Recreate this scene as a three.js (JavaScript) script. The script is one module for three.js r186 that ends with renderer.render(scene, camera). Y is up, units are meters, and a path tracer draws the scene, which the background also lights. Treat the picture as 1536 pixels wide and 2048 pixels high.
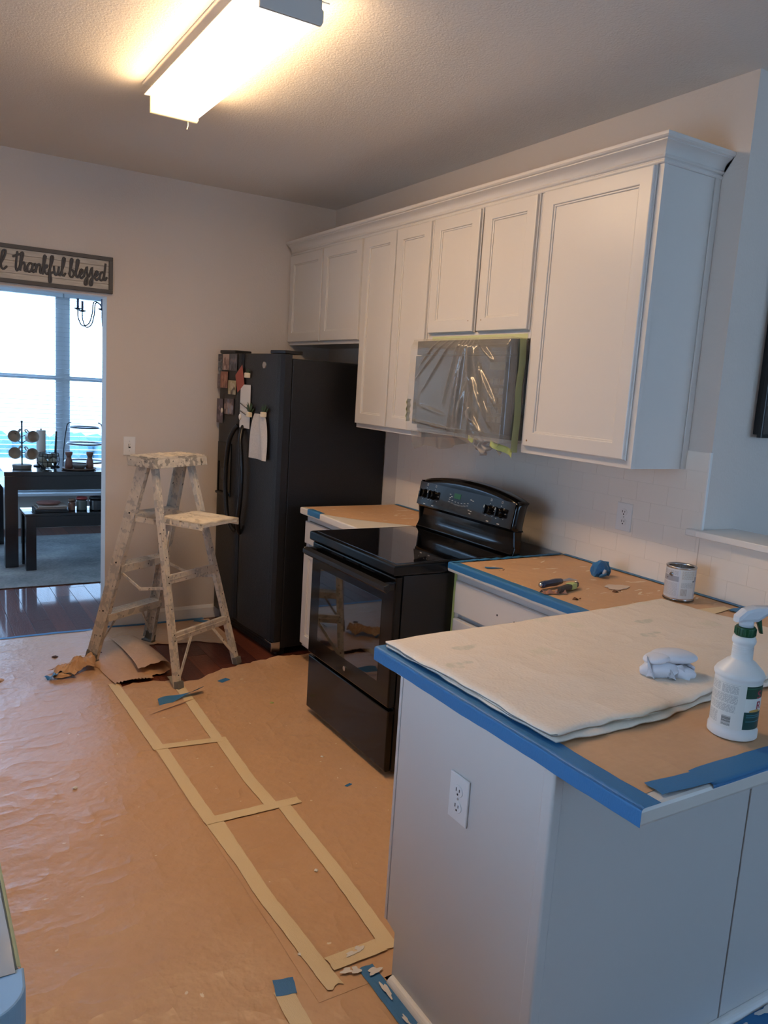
import * as THREE from 'three';
import { RoundedBoxGeometry } from 'three/addons/geometries/RoundedBoxGeometry.js';
import { mergeGeometries, mergeVertices, toCreasedNormals } from 'three/addons/utils/BufferGeometryUtils.js';
import { RectAreaLightUniformsLib } from 'three/addons/lights/RectAreaLightUniformsLib.js';

// ---------------------------------------------------------------- camera, sky, lamps, exposure
const scene = new THREE.Scene();
const camera = new THREE.PerspectiveCamera(65.98, 1536 / 2048, 0.05, 200);
camera.position.set(-2.5548, 1.609, 4.9862);
camera.rotation.set(-0.1566, -0.5542, 0.0633, 'YXZ');
scene.add(camera);
const renderer = new THREE.WebGLRenderer();
renderer.toneMapping = THREE.LinearToneMapping;
renderer.toneMappingExposure = 1.24;
renderer.shadowMap.enabled = true;
RectAreaLightUniformsLib.init();
const SKY = 6.0, LAMP = 25, LAMP_SIDE = 25;
{ // overcast winter sky: pale at the horizon, bluer overhead
  const W = 64, H = 64, d = new Float32Array(W * H * 4);
  for (let y = 0; y < H; y++) for (let x = 0; x < W; x++) {
    const e = Math.max(0, (y + 0.5) / H * 2 - 1), k = Math.pow(e, 0.6);
    const c = [0.53 - 0.25 * k, 0.82 - 0.25 * k, 1.2 - 0.1 * k];
    const i = (y * W + x) * 4; for (let j = 0; j < 3; j++) d[i + j] = c[j] * SKY; d[i + 3] = 1;
  }
  const t = new THREE.DataTexture(d, W, H, THREE.RGBAFormat, THREE.FloatType);
  t.mapping = THREE.EquirectangularReflectionMapping; t.magFilter = THREE.LinearFilter; t.needsUpdate = true;
  scene.background = t;
}
const LAMP_COLOR = new THREE.Color().setRGB(1.0, 0.64, 0.33);
function areaLight(name, w, h, x, y, z, rx, ry, power) {
  const l = new THREE.RectAreaLight(LAMP_COLOR, power, w, h);
  l.name = name; l.position.set(x, y, z); l.rotation.set(rx, ry, 0); scene.add(l); return l;
}
areaLight('ceiling_lamp_light', 0.185, 1.13, -1.55, 2.657, 2.09, -Math.PI / 2, 0, LAMP);
areaLight('ceiling_lamp_light_side', 1.13, 0.05, -1.442, 2.698, 2.09, 0, 0, LAMP_SIDE).lookAt(-0.442, 3.5, 2.09); // the wrapped lens also throws light up along the ceiling
areaLight('ceiling_lamp_light_side', 1.13, 0.05, -1.658, 2.698, 2.09, 0, 0, LAMP_SIDE).lookAt(-2.658, 3.5, 2.09);

// ---------------------------------------------------------------- helpers
let seed = 7;
const rnd = () => { seed = (seed * 1664525 + 1013904223) >>> 0; return seed / 4294967296; };
const rr = (a, b) => a + (b - a) * rnd();
const lerp = (a, b, t) => a + (b - a) * t, clamp = (x, a = 0, b = 1) => Math.min(b, Math.max(a, x));
const sstep = (a, b, x) => { const t = clamp((x - a) / (b - a)); return t * t * (3 - 2 * t); };
const hash = (x, y, s) => { let h = (x * 374761393 + y * 668265263 + s * 974634541) | 0; h = Math.imul(h ^ (h >>> 13), 1274126177); return ((h ^ (h >>> 16)) >>> 0) / 4294967296; };
function vnoise(x, y, p, s) { // value noise of period p
  const xi = Math.floor(x), yi = Math.floor(y), fx = x - xi, fy = y - yi, m = (a) => ((a % p) + p) % p;
  const u = fx * fx * (3 - 2 * fx), v = fy * fy * (3 - 2 * fy);
  return lerp(lerp(hash(m(xi), m(yi), s), hash(m(xi + 1), m(yi), s), u), lerp(hash(m(xi), m(yi + 1), s), hash(m(xi + 1), m(yi + 1), s), u), v);
}
function fbm(u, v, base, oct, s) { let a = 0, w = 0.5, f = base, t = 0; for (let i = 0; i < oct; i++) { a += w * vnoise(u * f, v * f, f, s + i); t += w; w *= 0.5; f *= 2; } return a / t; }
const ridge = (u, v, b, o, s) => { let a = 0, w = 0.5, f = b, t = 0; for (let i = 0; i < o; i++) { a += w * (1 - Math.abs(2 * vnoise(u * f, v * f, f, s + i) - 1)); t += w; w *= 0.5; f *= 2; } return a / t; };
function tex(n, fn, srgb = true, m = n) {
  const d = new Uint8Array(n * m * 4);
  for (let y = 0; y < m; y++) for (let x = 0; x < n; x++) { const c = fn((x + 0.5) / n, (y + 0.5) / m), i = (y * n + x) * 4; for (let k = 0; k < 3; k++) d[i + k] = clamp(Array.isArray(c) ? c[k] : c) * 255; d[i + 3] = 255; }
  const t = new THREE.DataTexture(d, n, m, THREE.RGBAFormat, THREE.UnsignedByteType);
  t.wrapS = t.wrapT = THREE.RepeatWrapping; t.magFilter = THREE.LinearFilter; if (srgb) t.colorSpace = THREE.SRGBColorSpace; t.needsUpdate = true; return t;
}
const rep = (t, sx, sy = sx) => { const c = t.clone(); c.repeat.set(1 / sx, 1 / sy); c.needsUpdate = true; return c; };
function canvasTex(w, h, draw) {
  const c = document.createElement('canvas'); c.width = w; c.height = h; draw(c.getContext('2d'), w, h);
  const t = new THREE.CanvasTexture(c); t.colorSpace = THREE.SRGBColorSpace; t.needsUpdate = true; return t;
}
const hex = (h) => { const n = parseInt(h.slice(1), 16); return [(n >> 16) / 255, ((n >> 8) & 255) / 255, (n & 255) / 255]; };
const mixc = (a, b, t) => a.map((x, i) => lerp(x, b[i], t));
const std = (color, roughness = 0.6, o = {}) => new THREE.MeshPhysicalMaterial({ color, roughness, ...o });

function worldUV(g, sx = 1, sy = sx) { // uv in metres from the dominant axis of each face
  const p = g.attributes.position, n = g.attributes.normal, uv = new Float32Array(p.count * 2);
  for (let i = 0; i < p.count; i++) {
    const ax = Math.abs(n.getX(i)), ay = Math.abs(n.getY(i)), az = Math.abs(n.getZ(i)), x = p.getX(i), y = p.getY(i), z = p.getZ(i);
    const c = ay >= ax && ay >= az ? [x, z] : ax >= az ? [z, y] : [x, y];
    uv[i * 2] = c[0] / sx; uv[i * 2 + 1] = c[1] / sy;
  }
  g.setAttribute('uv', new THREE.BufferAttribute(uv, 2)); return g;
}
const flat = (g) => { const q = g.index ? g.toNonIndexed() : g; for (const k of Object.keys(q.attributes)) if (!['position', 'normal', 'uv'].includes(k)) q.deleteAttribute(k); if (!q.attributes.uv) q.setAttribute('uv', new THREE.BufferAttribute(new Float32Array(q.attributes.position.count * 2), 2)); return q; };
const merge = (l) => l.length === 1 ? l[0] : mergeGeometries(l.map(flat));
const bx = (w, h, d, x = 0, y = 0, z = 0, r = 0.002) => (r > 0 ? new RoundedBoxGeometry(w, h, d, 1, Math.min(r, w / 2.01, h / 2.01, d / 2.01)) : new THREE.BoxGeometry(w, h, d)).translate(x, y, z);
const box2 = (x0, x1, y0, y1, z0, z1, r = 0) => bx(x1 - x0, y1 - y0, z1 - z0, (x0 + x1) / 2, (y0 + y1) / 2, (z0 + z1) / 2, r);
const V = (a) => Array.isArray(a) ? new THREE.Vector3(...a) : a;
function bar(p0, p1, w, d, up = [0, 1, 0], r = 0.001) { // box along p0-p1; w across, d along "up"
  const a = V(p0), b = V(p1), z = b.clone().sub(a), L = z.length(); z.normalize();
  const x = V(up).clone().cross(z).normalize(), y = z.clone().cross(x);
  const g = bx(w, d, L, 0, 0, 0, r), m = new THREE.Matrix4().makeBasis(x, y, z).setPosition(a.add(b).multiplyScalar(0.5));
  return g.applyMatrix4(m);
}
function rod(p0, p1, r0, r1 = r0, seg = 16) {
  const a = V(p0), b = V(p1), d = b.clone().sub(a), L = d.length(), g = new THREE.CylinderGeometry(r1, r0, L, seg);
  g.applyQuaternion(new THREE.Quaternion().setFromUnitVectors(new THREE.Vector3(0, 1, 0), d.normalize())); const c = a.add(b).multiplyScalar(0.5); return g.translate(c.x, c.y, c.z);
}
const tube = (pts, r, n = 32, seg = 8, closed = false) => new THREE.TubeGeometry(new THREE.CatmullRomCurve3(pts.map(V), closed), n, r, seg, closed);
const lathe = (pts, seg = 40) => new THREE.LatheGeometry(pts.map((p) => new THREE.Vector2(...p)), seg);
function extr(pts, depth, bevel = 0, holes = []) { // polygon in xy pushed along z
  const s = new THREE.Shape(pts.map((p) => new THREE.Vector2(...p))); for (const h of holes) s.holes.push(new THREE.Path(h.map((p) => new THREE.Vector2(...p))));
  return new THREE.ExtrudeGeometry(s, { depth: depth - 2 * bevel, bevelEnabled: bevel > 0, bevelSize: bevel, bevelThickness: bevel, bevelOffset: -bevel, bevelSegments: 2, curveSegments: 10 }).translate(0, 0, bevel);
}
const rect = (x0, y0, x1, y1) => [[x0, y0], [x1, y0], [x1, y1], [x0, y1]];
function slabXZ(pts, y0, y1, bevel = 0) { return extr(pts.map(([x, z]) => [x, -z]), y1 - y0, bevel).rotateX(-Math.PI / 2).translate(0, y0, 0); }
function sheet(nu, nv, f, th = 0.0006, dir = [0, -1, 0]) { // a sheet with thickness: f(u, v) gives its upper face
  const P = [], I = [], U = [], at = (i, j, k) => k * (nu + 1) * (nv + 1) + j * (nu + 1) + i;
  for (let k = 0; k < 2; k++) for (let j = 0; j <= nv; j++) for (let i = 0; i <= nu; i++) { const p = f(i / nu, j / nv); P.push(p[0] + dir[0] * th * k, p[1] + dir[1] * th * k, p[2] + dir[2] * th * k); U.push(p[3] ?? i / nu, p[4] ?? j / nv); }
  const q = (a, b, c, d) => I.push(a, b, c, a, c, d);
  for (let j = 0; j < nv; j++) for (let i = 0; i < nu; i++) { q(at(i, j, 0), at(i, j + 1, 0), at(i + 1, j + 1, 0), at(i + 1, j, 0)); q(at(i, j, 1), at(i + 1, j, 1), at(i + 1, j + 1, 1), at(i, j + 1, 1)); }
  const rim = (a, b) => q(a[0], b[0], b[1], a[1]), e = (i, j) => [at(i, j, 0), at(i, j, 1)];
  for (let i = 0; i < nu; i++) { rim(e(i, 0), e(i + 1, 0)); rim(e(i + 1, nv), e(i, nv)); }
  for (let j = 0; j < nv; j++) { rim(e(0, j + 1), e(0, j)); rim(e(nu, j), e(nu, j + 1)); }
  const g = new THREE.BufferGeometry(); g.setAttribute('position', new THREE.Float32BufferAttribute(P, 3)); g.setAttribute('uv', new THREE.Float32BufferAttribute(U, 2)); g.setIndex(I); g.computeVertexNormals(); return g;
}
const taken = {};
const numbered = (n) => { const k = taken[n] = (taken[n] ?? -1) + 1; return k ? `${n}_${String(k).padStart(3, '0')}` : n; };
function obj(name, geoms, mat, parent = scene, label) {
  let g = merge([].concat(geoms)); if (mat.userData.metres) { if (!g.attributes.normal) g.computeVertexNormals(); g = worldUV(g.index ? g.toNonIndexed() : g); }
  const m = new THREE.Mesh(g, mat); m.castShadow = m.receiveShadow = true; m.name = parent === scene ? numbered(name) : name;
  if (parent !== scene) { const k = parent.userData.kids ??= {}; k[name] = (k[name] ?? -1) + 1; if (k[name]) m.name = `${name}_${String(k[name]).padStart(3, '0')}`; }
  if (label) m.userData.label = label; parent.add(m); return m;
}
function tag(o, label, category, group) { o.userData.label = label; o.userData.category = category; if (group) o.userData.group = group; return o; }
function thing(name, label, category, pos = [0, 0, 0], turn = 0, group) { const o = new THREE.Group(); o.name = numbered(name); o.position.set(...pos); o.rotation.y = turn; scene.add(o); return tag(o, label, category, group); }
function struct(name, geoms, mat) { const m = obj(name, geoms, mat); m.userData.kind = 'structure'; return m; }
function copy(o, pos, turn, label) { const c = o.clone(); c.name = numbered(o.name.replace(/_\d{3}$/, '')); c.position.set(...pos); c.rotation.y = turn; c.userData = { ...o.userData, label: label ?? o.userData.label }; scene.add(c); return c; }
const metres = (m) => { m.userData.metres = true; return m; };
const FACE = -Math.PI / 2; // turns a front that looks along +z towards the kitchen (-x), its x running along +z

// ---------------------------------------------------------------- materials
const fiberT = tex(512, (u, v) => { const f = fbm(u, v, 6, 5, 11), g = fbm(u * 1, v * 1, 64, 3, 31), h = vnoise(u * 24, v * 256, 256, 5); return mixc(hex('#c59b74'), hex('#d5ac84'), clamp(f * 0.5 + g * 0.35 + h * 0.2)); });
const wrinkleT = tex(1024, (u, v) => { const wx = u + 0.03 * fbm(u, v, 5, 3, 3), wy = v + 0.03 * fbm(u, v, 5, 3, 9); return clamp(0.6 * Math.pow(ridge(wx, wy, 4, 3, 21), 3) + 0.25 * Math.pow(ridge(wx, wy, 11, 2, 41), 4) + 0.15 * fbm(u, v, 64, 3, 51)); }, false);
const specks = (n, big, s0, base) => { // paper with spilled paint: drops and brushed strokes
  seed = s0; const D = []; for (let i = 0; i < n; i++) D.push([rnd(), rnd(), rr(0.0009, 0.0024) * (rnd() < 0.1 ? 1.6 : 1), rr(0.4, 1), rr(0, 3.14)]);
  for (let i = 0; i < big; i++) D.push([rnd(), rnd(), rr(0.003, 0.006), rr(0.12, 0.35), rr(-0.5, 0.5)]);
  const N = 1024, mask = new Float32Array(N * N);
  for (const [x, y, r, k, a] of D) { const R = Math.ceil(r / k * N) + 2, cx = x * N, cy = y * N, c = Math.cos(a), s = Math.sin(a);
    for (let j = -R; j <= R; j++) for (let i = -R; i <= R; i++) { const e = Math.hypot((i * c + j * s) * k, -i * s + j * c) / (r * N), w = e + 0.5 * (hash((i + 500) >> 1, (j + 500) >> 1, s0 + R) - 0.5); if (w < 1) mask[(((cy + j) | 0) + N) % N * N + (((cx + i) | 0) + N) % N] = 1; } }
  return tex(N, (u, v) => { const m = mask[Math.floor(v * N) * N + Math.floor(u * N)], f = fbm(u, v, 6, 5, 11), g = fbm(u, v, 64, 3, 31), c = mixc(base[0], base[1], clamp(f * 0.6 + g * 0.4)); return m ? mixc(c, hex('#eadfc9'), 0.85) : c; });
};
const PAPER = [hex('#c59b74'), hex('#d5ac84')];
const floorPaperT = specks(46, 0, 101, PAPER), counterPaperT = specks(110, 50, 202, PAPER);
const kraft = metres(std('#ffffff', 0.38, { clearcoat: 0.35, clearcoatRoughness: 0.42, map: rep(floorPaperT, 1.7), bumpMap: rep(wrinkleT, 1.3), bumpScale: 0.014, specularIntensity: 1 }));
const kraftClean = metres(std('#ffffff', 0.5, { map: rep(fiberT, 0.9), bumpMap: rep(wrinkleT, 1.1), bumpScale: 0.004 }));
const kraftCounter = metres(std('#ffffff', 0.55, { map: rep(counterPaperT, 0.85), bumpMap: rep(wrinkleT, 0.9), bumpScale: 0.003 }));
const peelT = tex(512, (u, v) => fbm(u, v, 64, 3, 91), false);
const woods = [0, 1, 2].map((k) => { const t = tex(256, (u, v) => { const g = fbm(u * 1, v * 1, 4, 4, 60 + k), l = vnoise(u * 48 + g * 3, v * 4, 48, 70 + k), f = vnoise(u * 128, v * 16, 128, 80 + k); return mixc(hex(['#4a2118', '#57291c', '#3f1c15'][k]), hex(['#6b3524', '#7a3f29', '#5c2c20'][k]), clamp(g * 0.5 + l * 0.4 + f * 0.2)); }); return metres(std('#ffffff', 0.55, { map: rep(t, 0.25, 1.4), specularIntensity: 0.4, clearcoat: 0.5, clearcoatRoughness: 0.07, bumpMap: rep(peelT, 0.3, 1.2), bumpScale: 0.0016 })); });
const wallPaint = metres(std('#d4c9bf', 0.75, { bumpMap: rep(peelT, 0.5), bumpScale: 0.0006 }));
const dinePaint = metres(std('#cfcac4', 0.75, { bumpMap: rep(peelT, 0.5), bumpScale: 0.0006 }));
const ceilPaint = metres(std('#e2dcd4', 0.85, { bumpMap: rep(peelT, 0.35), bumpScale: 0.0012 }));
const white = std('#d3cec8', 0.33, { clearcoat: 0.25, clearcoatRoughness: 0.35 });
const whiteTrim = std('#e4e1dc', 0.42);
const tileMat = std('#ebe2d6', 0.4), groutMat = std('#e6ddd1', 0.7);
const laminate = std('#ddd8cf', 0.35);
const plate = std('#e6e4e0', 0.35), slot = std('#2b2a28', 0.6), screwM = std('#b9b6b0', 0.4, { metalness: 0.6 });
const blackT = tex(256, (u, v) => { const a = vnoise(u * 64, v * 64, 64, 5), b = vnoise(u * 128, v * 128, 128, 6); return clamp(a * 0.6 + b * 0.4); }, false);
const fridgeBlack = metres(std('#17171a', 0.38, { bumpMap: rep(blackT, 0.16), bumpScale: 0.0012, specularIntensity: 0.9 }));
const gloss = std('#09090a', 0.14, { specularIntensity: 0.75 }), satin = std('#101012', 0.35), ovenGlass = std('#060507', 0.04, { clearcoat: 1, clearcoatRoughness: 0.02 });
const chrome = std('#c9c9c9', 0.22, { metalness: 1 }), darkMetal = std('#2a2826', 0.45, { metalness: 0.6 });
const crepeT = tex(128, (u, v) => clamp(0.5 * vnoise(u * 64, v * 8, 64, 3) + 0.5 * fbm(u, v, 16, 3, 8)), false);
const blueTape = metres(std('#3174a8', 0.5, { bumpMap: rep(crepeT, 0.06), bumpScale: 0.0006 }));
const greenTape = metres(std('#b4bd74', 0.6, { bumpMap: rep(crepeT, 0.06), bumpScale: 0.0006 }));
const maskTape = metres(std('#e0caa0', 0.6, { bumpMap: rep(crepeT, 0.06), bumpScale: 0.0006 }));
const canvasT = tex(512, (u, v) => { const w = 0.5 + 0.25 * Math.sin(u * 512 * 0.785) + 0.25 * Math.sin(v * 512 * 0.785), f = fbm(u, v, 4, 5, 71), st = fbm(u, v, 7, 4, 77), gr = sstep(0.74, 0.8, st), ye = sstep(0.66, 0.76, fbm(u, v, 5, 4, 79)); let c = mixc(hex('#e2d4c2'), hex('#ecdfcf'), f * 0.7 + w * 0.3); c = mixc(c, hex('#d0ceb4'), ye * 0.3); return mixc(c, hex('#a3ad98'), gr * 0.3); });
const canvasBump = tex(512, (u, v) => clamp(0.55 * fbm(u, v, 5, 4, 17) + 0.35 * Math.pow(ridge(u, v, 6, 2, 27), 3) + 0.1 * vnoise(u * 128, v * 128, 128, 4)), false);
const dropCanvas = metres(std('#ffffff', 0.95, { map: rep(canvasT, 0.7), bumpMap: rep(canvasBump, 0.55), bumpScale: 0.006, sheen: 0.2 }));
const splatT = (a, b, cover, s, dk = 0.72) => tex(512, (u, v) => { const n = fbm(u, v, 10, 5, s), m = fbm(u, v, 26, 3, s + 9), k = sstep(cover, cover + 0.03, n * 0.65 + m * 0.35); const q = fbm(u, v, 30, 4, s + 4), d = sstep(dk, dk + 0.05, q * 0.7 + n * 0.3); return mixc(mixc(a, b, clamp(k * 0.6 + m * 0.5)), hex('#4a4640'), d * 0.8); });
const alu = metres(std('#ffffff', 0.55, { map: rep(splatT(hex('#aaa49c'), hex('#d6cbbb'), 0.44, 301, 0.70), 0.42), metalness: 0.12, bumpMap: rep(canvasBump, 0.2), bumpScale: 0.0015 }));
const caked = metres(std('#ffffff', 0.6, { map: rep(splatT(hex('#8b857b'), hex('#d9cebc'), 0.40, 321, 0.66), 0.5), bumpMap: rep(canvasBump, 0.12), bumpScale: 0.003 }));
const cakedTop = metres(std('#ffffff', 0.6, { map: rep(splatT(hex('#bcae98'), hex('#eadcc4'), 0.36, 341, 0.74), 0.5), bumpMap: rep(canvasBump, 0.12), bumpScale: 0.003 }));
const rubber = std('#6d6960', 0.8);
const film = new THREE.MeshPhysicalMaterial({ color: '#f4f2ee', roughness: 0.12, transmission: 0.9, thickness: 0, ior: 1.4, side: THREE.DoubleSide });
const filmDense = new THREE.MeshPhysicalMaterial({ color: '#d2cbc2', roughness: 0.28, transmission: 0.45, thickness: 0, ior: 1.4, side: THREE.DoubleSide });
const rugT = tex(512, (u, v) => { const a = fbm(u, v, 5, 5, 401), b = fbm(u, v, 90, 2, 402); return mixc(hex('#6a6a6a'), hex('#a6a39c'), clamp(a * 1.3 - 0.15 + (b - 0.5) * 0.5)); });
const rugMat = metres(std('#ffffff', 0.95, { map: rep(rugT, 1.3), bumpMap: rep(peelT, 0.2), bumpScale: 0.003 }));
const darkWood = std('#1c1d21', 0.22, { clearcoat: 0.7, clearcoatRoughness: 0.12 }), glassPane = new THREE.MeshPhysicalMaterial({ color: '#ffffff', roughness: 0.0, transmission: 1, thickness: 0, ior: 1.5 });
const blindMat = std('#eef1f4', 0.5, { transmission: 0.5, thickness: 0 });

// ---------------------------------------------------------------- the room
const H = 2.7687, XD = -1.4915, HD = 2.0366, ZE = 3.129, ZW = -3.447, ZF = 8.6, XL = -3.45, XR = 5.4;
struct('floor', box2(XL - 0.15, XR + 0.15, -0.2, -0.012, ZW - 0.15, ZF + 0.15), std('#4a2a1e', 0.5));
{ // floorboards of the dining room and the strip bared in the kitchen
  const floor = scene.getObjectByName('floor'); seed = 31;
  for (let i = 0; i < 22; i++) {
    const x0 = -2.95 + i * 0.118; let z = ZW + rr(-0.8, 0);
    while (z < 1.3) { const L = rr(0.7, 1.5), a = Math.max(z, ZW + 0.005), b = Math.min(z + L, 1.3); if (b - a > 0.05) obj('plank', box2(-0.0582, 0.0582, -0.0119, 0, a + 0.0008, b - 0.0008, 0.0012).rotateZ(rr(-0.007, 0.007)).translate(x0 + 0.059, rr(-0.0004, 0), 0), woods[Math.floor(rnd() * 3)], floor); z += L; }
  }
}
struct('ceiling', box2(XL - 0.15, XR + 0.15, H, H + 0.15, ZW - 0.15, ZF + 0.15), ceilPaint);
// wall between kitchen and dining room with the doorway
struct('wall_back', extr([[XL - 0.15, -0.05], [-2.45, -0.05], [-2.45, HD], [XD, HD], [XD, -0.05], [0.13, -0.05], [0.13, H], [XL - 0.15, H]], 0.12).translate(0, 0, -0.12), wallPaint);
const wallRight = struct('wall_right', box2(0, 0.13, -0.05, H, 0, ZE - 0.004), wallPaint);
struct('wall_living', [box2(0.13, XR + 0.15, -0.05, H, ZE - 0.13, ZE), box2(0, 0.13, -0.05, H, ZE - 0.0039, ZE)], wallPaint);
const wallHalf = struct('wall_half', box2(0, 0.14, -0.05, 1.13, ZE, 3.93), wallPaint);
{ // painted tiles behind the counters
  seed = 51; const tw = 0.152, th = 0.076, y0 = 0.916;
  for (let r = 0; r < 6; r++) { const off = r % 2 ? tw / 2 : 0; for (let z = 0.985 - off; z < 3.93; z += tw) { const a = Math.max(z, 0.985), b = Math.min(z + tw, 3.93); let lo = y0 + r * th, hi = Math.min(lo + th, 1.444); if (b - a < 0.02) continue;
    const part = (za, zb, parent, top) => { const h = Math.min(hi, top); if (h - lo > 0.01 && zb - za > 0.01) obj('tile', box2(-0.0061 - rr(0, 0.0003), 0.002, lo + 0.0005, h - 0.0005, za + 0.0005, zb - 0.0005, 0.0006), tileMat, parent); };
    if (a < ZE) part(a, Math.min(b, ZE - 0.002), wallRight, 1.444); if (b > ZE) part(Math.max(a, ZE), b, wallHalf, 1.128); } }
  for (let z = 2.99; z < 3.12; z += 0.152) obj('tile', box2(-0.006, 0.002, 1.3731, 1.444, z, Math.min(z + 0.15, ZE - 0.002), 0.0012), tileMat, wallRight);
  obj('grout', box2(-0.0052, 0, 0.914, 1.445, 0.985, ZE - 0.001), groutMat, wallRight); obj('grout', box2(-0.0052, 0, 0.914, 1.129, ZE, 3.93), groutMat, wallHalf);
}
struct('trim_1', box2(-0.009, 0.004, 1.151, 1.446, ZE - 0.004, ZE + 0.004, 0.001), whiteTrim);
struct('trim_2', [box2(-0.04, 0.185, 1.13, 1.155, ZE + 0.002, 3.97, 0.004), box2(-0.04, 0, 1.13, 1.155, 3.085, ZE + 0.004, 0.004)], whiteTrim); // cap of the half wall
struct('baseboard_back', extr([[0, 0], [0.014, 0], [0.014, 0.07], [0.009, 0.083], [0.005, 0.09], [0, 0.09]], -XD - 0.6).rotateY(-Math.PI / 2).translate(-0.6, 0.0005, 0), whiteTrim);
function wallWithHole(x0, x1, y0, y1, holes, th) { return extr(rect(x0, y0, x1, y1), th, 0, holes.map((h) => rect(...h))); }
// dining room
const WY0 = 0.36, WY1 = 2.33;
struct('wall_window', wallWithHole(-4.2, 1.4, -0.05, H, [[-2.62, WY0, 0.29, WY1]], 0.14).translate(0, 0, ZW - 0.14), dinePaint);
struct('wall_dining_left', box2(-4.34, -4.2, -0.05, H, ZW - 0.14, -0.12), dinePaint);
struct('wall_dining_right', box2(1.4, 1.54, -0.05, H, ZW - 0.14, -0.12), dinePaint);
struct('wall_dining_side', [box2(-4.34, XL - 0.15, -0.05, H, -0.12, 0.0), box2(0.13, 1.54, -0.05, H, -0.12, -0.0)], dinePaint);
// rest of the kitchen and living room, behind the camera and beside it
struct('wall_left', extr([[ -0.15, -0.05], [ZF + 0.15, -0.05], [ZF + 0.15, H], [-0.15, H]], 0.14, 0, [rect(3.2, 0.9, 4.5, 1.95)]).rotateY(-Math.PI / 2).translate(XL, 0, 0), wallPaint);
struct('wall_front', wallWithHole(XL, XR, -0.05, H, [[-0.6, 1.0, 0.9, 2.45], [1.6, 1.0, 3.6, 2.45]], 0.14).translate(0, 0, ZF), wallPaint);
struct('wall_living_right', box2(XR, XR + 0.14, -0.05, H, ZE, ZF), wallPaint);
{ // windows: frames and panes
  const frameM = std('#dfe2e4', 0.45);
  const win = (n, x0, x1, y0, y1, z, o) => { const w = new THREE.Group(); w.name = n; w.userData.kind = 'structure'; scene.add(w);
    const f = 0.05; obj('window_frame', extr(rect(x0, y0, x1, y1), 0.07, 0.004, [rect(x0 + f, y0 + f, x1 - f, y1 - f)]), frameM, w);
    for (const [a, b] of o.mull) obj('mullion', box2(a, b, y0 + 0.03, y1 - 0.03, 0.004, 0.066, 0.004), frameM, w);
    if (o.rail) obj('meeting_rail', box2(x0 + 0.03, x1 - 0.03, o.rail - 0.022, o.rail + 0.022, 0.012, 0.07, 0.003), frameM, w);
    let L = x0 + f; for (const [a, b] of [...o.mull, [x1 - f, 0]]) { obj('pane', box2(L, a, y0 + f, y1 - f, 0.03, 0.034), glassPane, w); L = b; }
    return w; };
  win('window_1', -2.62, 0.29, WY0, WY1, 0, { mull: [[-1.232, -1.098]], rail: 1.497 }).position.set(0, 0, ZW - 0.1);
  const w2 = win('window_2', -0.65, 0.65, 0.9, 1.95, 0, { mull: [[-0.03, 0.03]] }); w2.rotation.y = FACE; w2.position.set(XL - 0.03, 0, 3.85);
  win('window_3', -0.6, 0.9, 1.0, 2.45, 0, { mull: [[0.12, 0.18]] }).position.set(0, 0, ZF + 0.03);
  win('window_4', 1.6, 3.6, 1.0, 2.45, 0, { mull: [[2.57, 2.63]] }).position.set(0, 0, ZF + 0.03);
  const sill = struct('trim_3', box2(-2.7, 0.37, WY0 - 0.03, WY0, ZW, ZW + 0.09, 0.004), frameM); void sill;
}
// ---------------------------------------------------------------- outdoors
struct('ground', box2(-60, 60, -1.75, -1.65, -90, ZW - 0.2), std('#b9bdb8', 0.9));
{ seed = 91; const L = []; for (let i = 0; i < 70; i++) { const g = new THREE.IcosahedronGeometry(rr(0.45, 0.75), 2), p = g.attributes.position; for (let k = 0; k < p.count; k++) { const s = 1 + 0.22 * (hash(Math.round(p.getX(k) * 50), Math.round(p.getY(k) * 50 + p.getZ(k) * 90), i) - 0.5); p.setXYZ(k, p.getX(k) * s, p.getY(k) * s, p.getZ(k) * s); } g.computeVertexNormals(); L.push(g.translate(-12 + i * 0.4 + rr(-0.2, 0.2), -1.15 + rr(-0.1, 0.12), -22 + rr(-0.5, 0.5))); }
  const h = obj('hedge', L, std('#5d7f88', 0.9)); tag(h, 'blue green clipped hedge seen low through the dining room window', 'hedge'); h.userData.kind = 'stuff'; }
// ---------------------------------------------------------------- ceiling lamp
{
  const t = thing('ceiling_lamp', 'long white boxed ceiling lamp with a glowing warm lens', 'ceiling lamp', [-1.55, H, 2.09]);
  obj('base_pan', [box2(-0.13, 0.13, -0.008, -0.0005, -0.59, 0.59, 0.002), box2(-0.085, 0.085, -0.045, -0.005, -0.585, 0.585, 0.003), box2(-0.122, 0.122, -0.046, -0.0425, -0.588, 0.588, 0.001)], whiteTrim, t);
  const glow = std('#fff6e6', 0.5, { emissive: new THREE.Color().setRGB(1.0, 0.9, 0.72), emissiveIntensity: 3.2 });
  obj('lens', [extr([[-0.094, -0.098], [-0.088, -0.106], [0.088, -0.106], [0.094, -0.098], [0.096, -0.046], [-0.096, -0.046]], 1.15).translate(0, 0, -0.575)], glow, t);
  const cap = (z) => extr([[-0.098, -0.046], [-0.098, -0.111], [0.098, -0.111], [0.104, -0.100], [0.104, -0.070], [0.098, -0.064], [0.095, -0.003], [-0.095, -0.003]], 0.012, 0.002).translate(0, 0, z);
  obj('end_cap', cap(0.576), std('#b9b9b6', 0.5), t);
  const far = std('#f3dcae', 0.5, { emissive: new THREE.Color().setRGB(1.0, 0.72, 0.33), emissiveIntensity: 0.55 });
  obj('end_cap', cap(-0.588), far, t);
  obj('wire', tube([[0.06, -0.108, -0.584], [0.062, -0.125, -0.586], [0.058, -0.142, -0.588]], 0.0018, 12, 6), std('#e8d9b0', 0.5), t);
}
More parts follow.
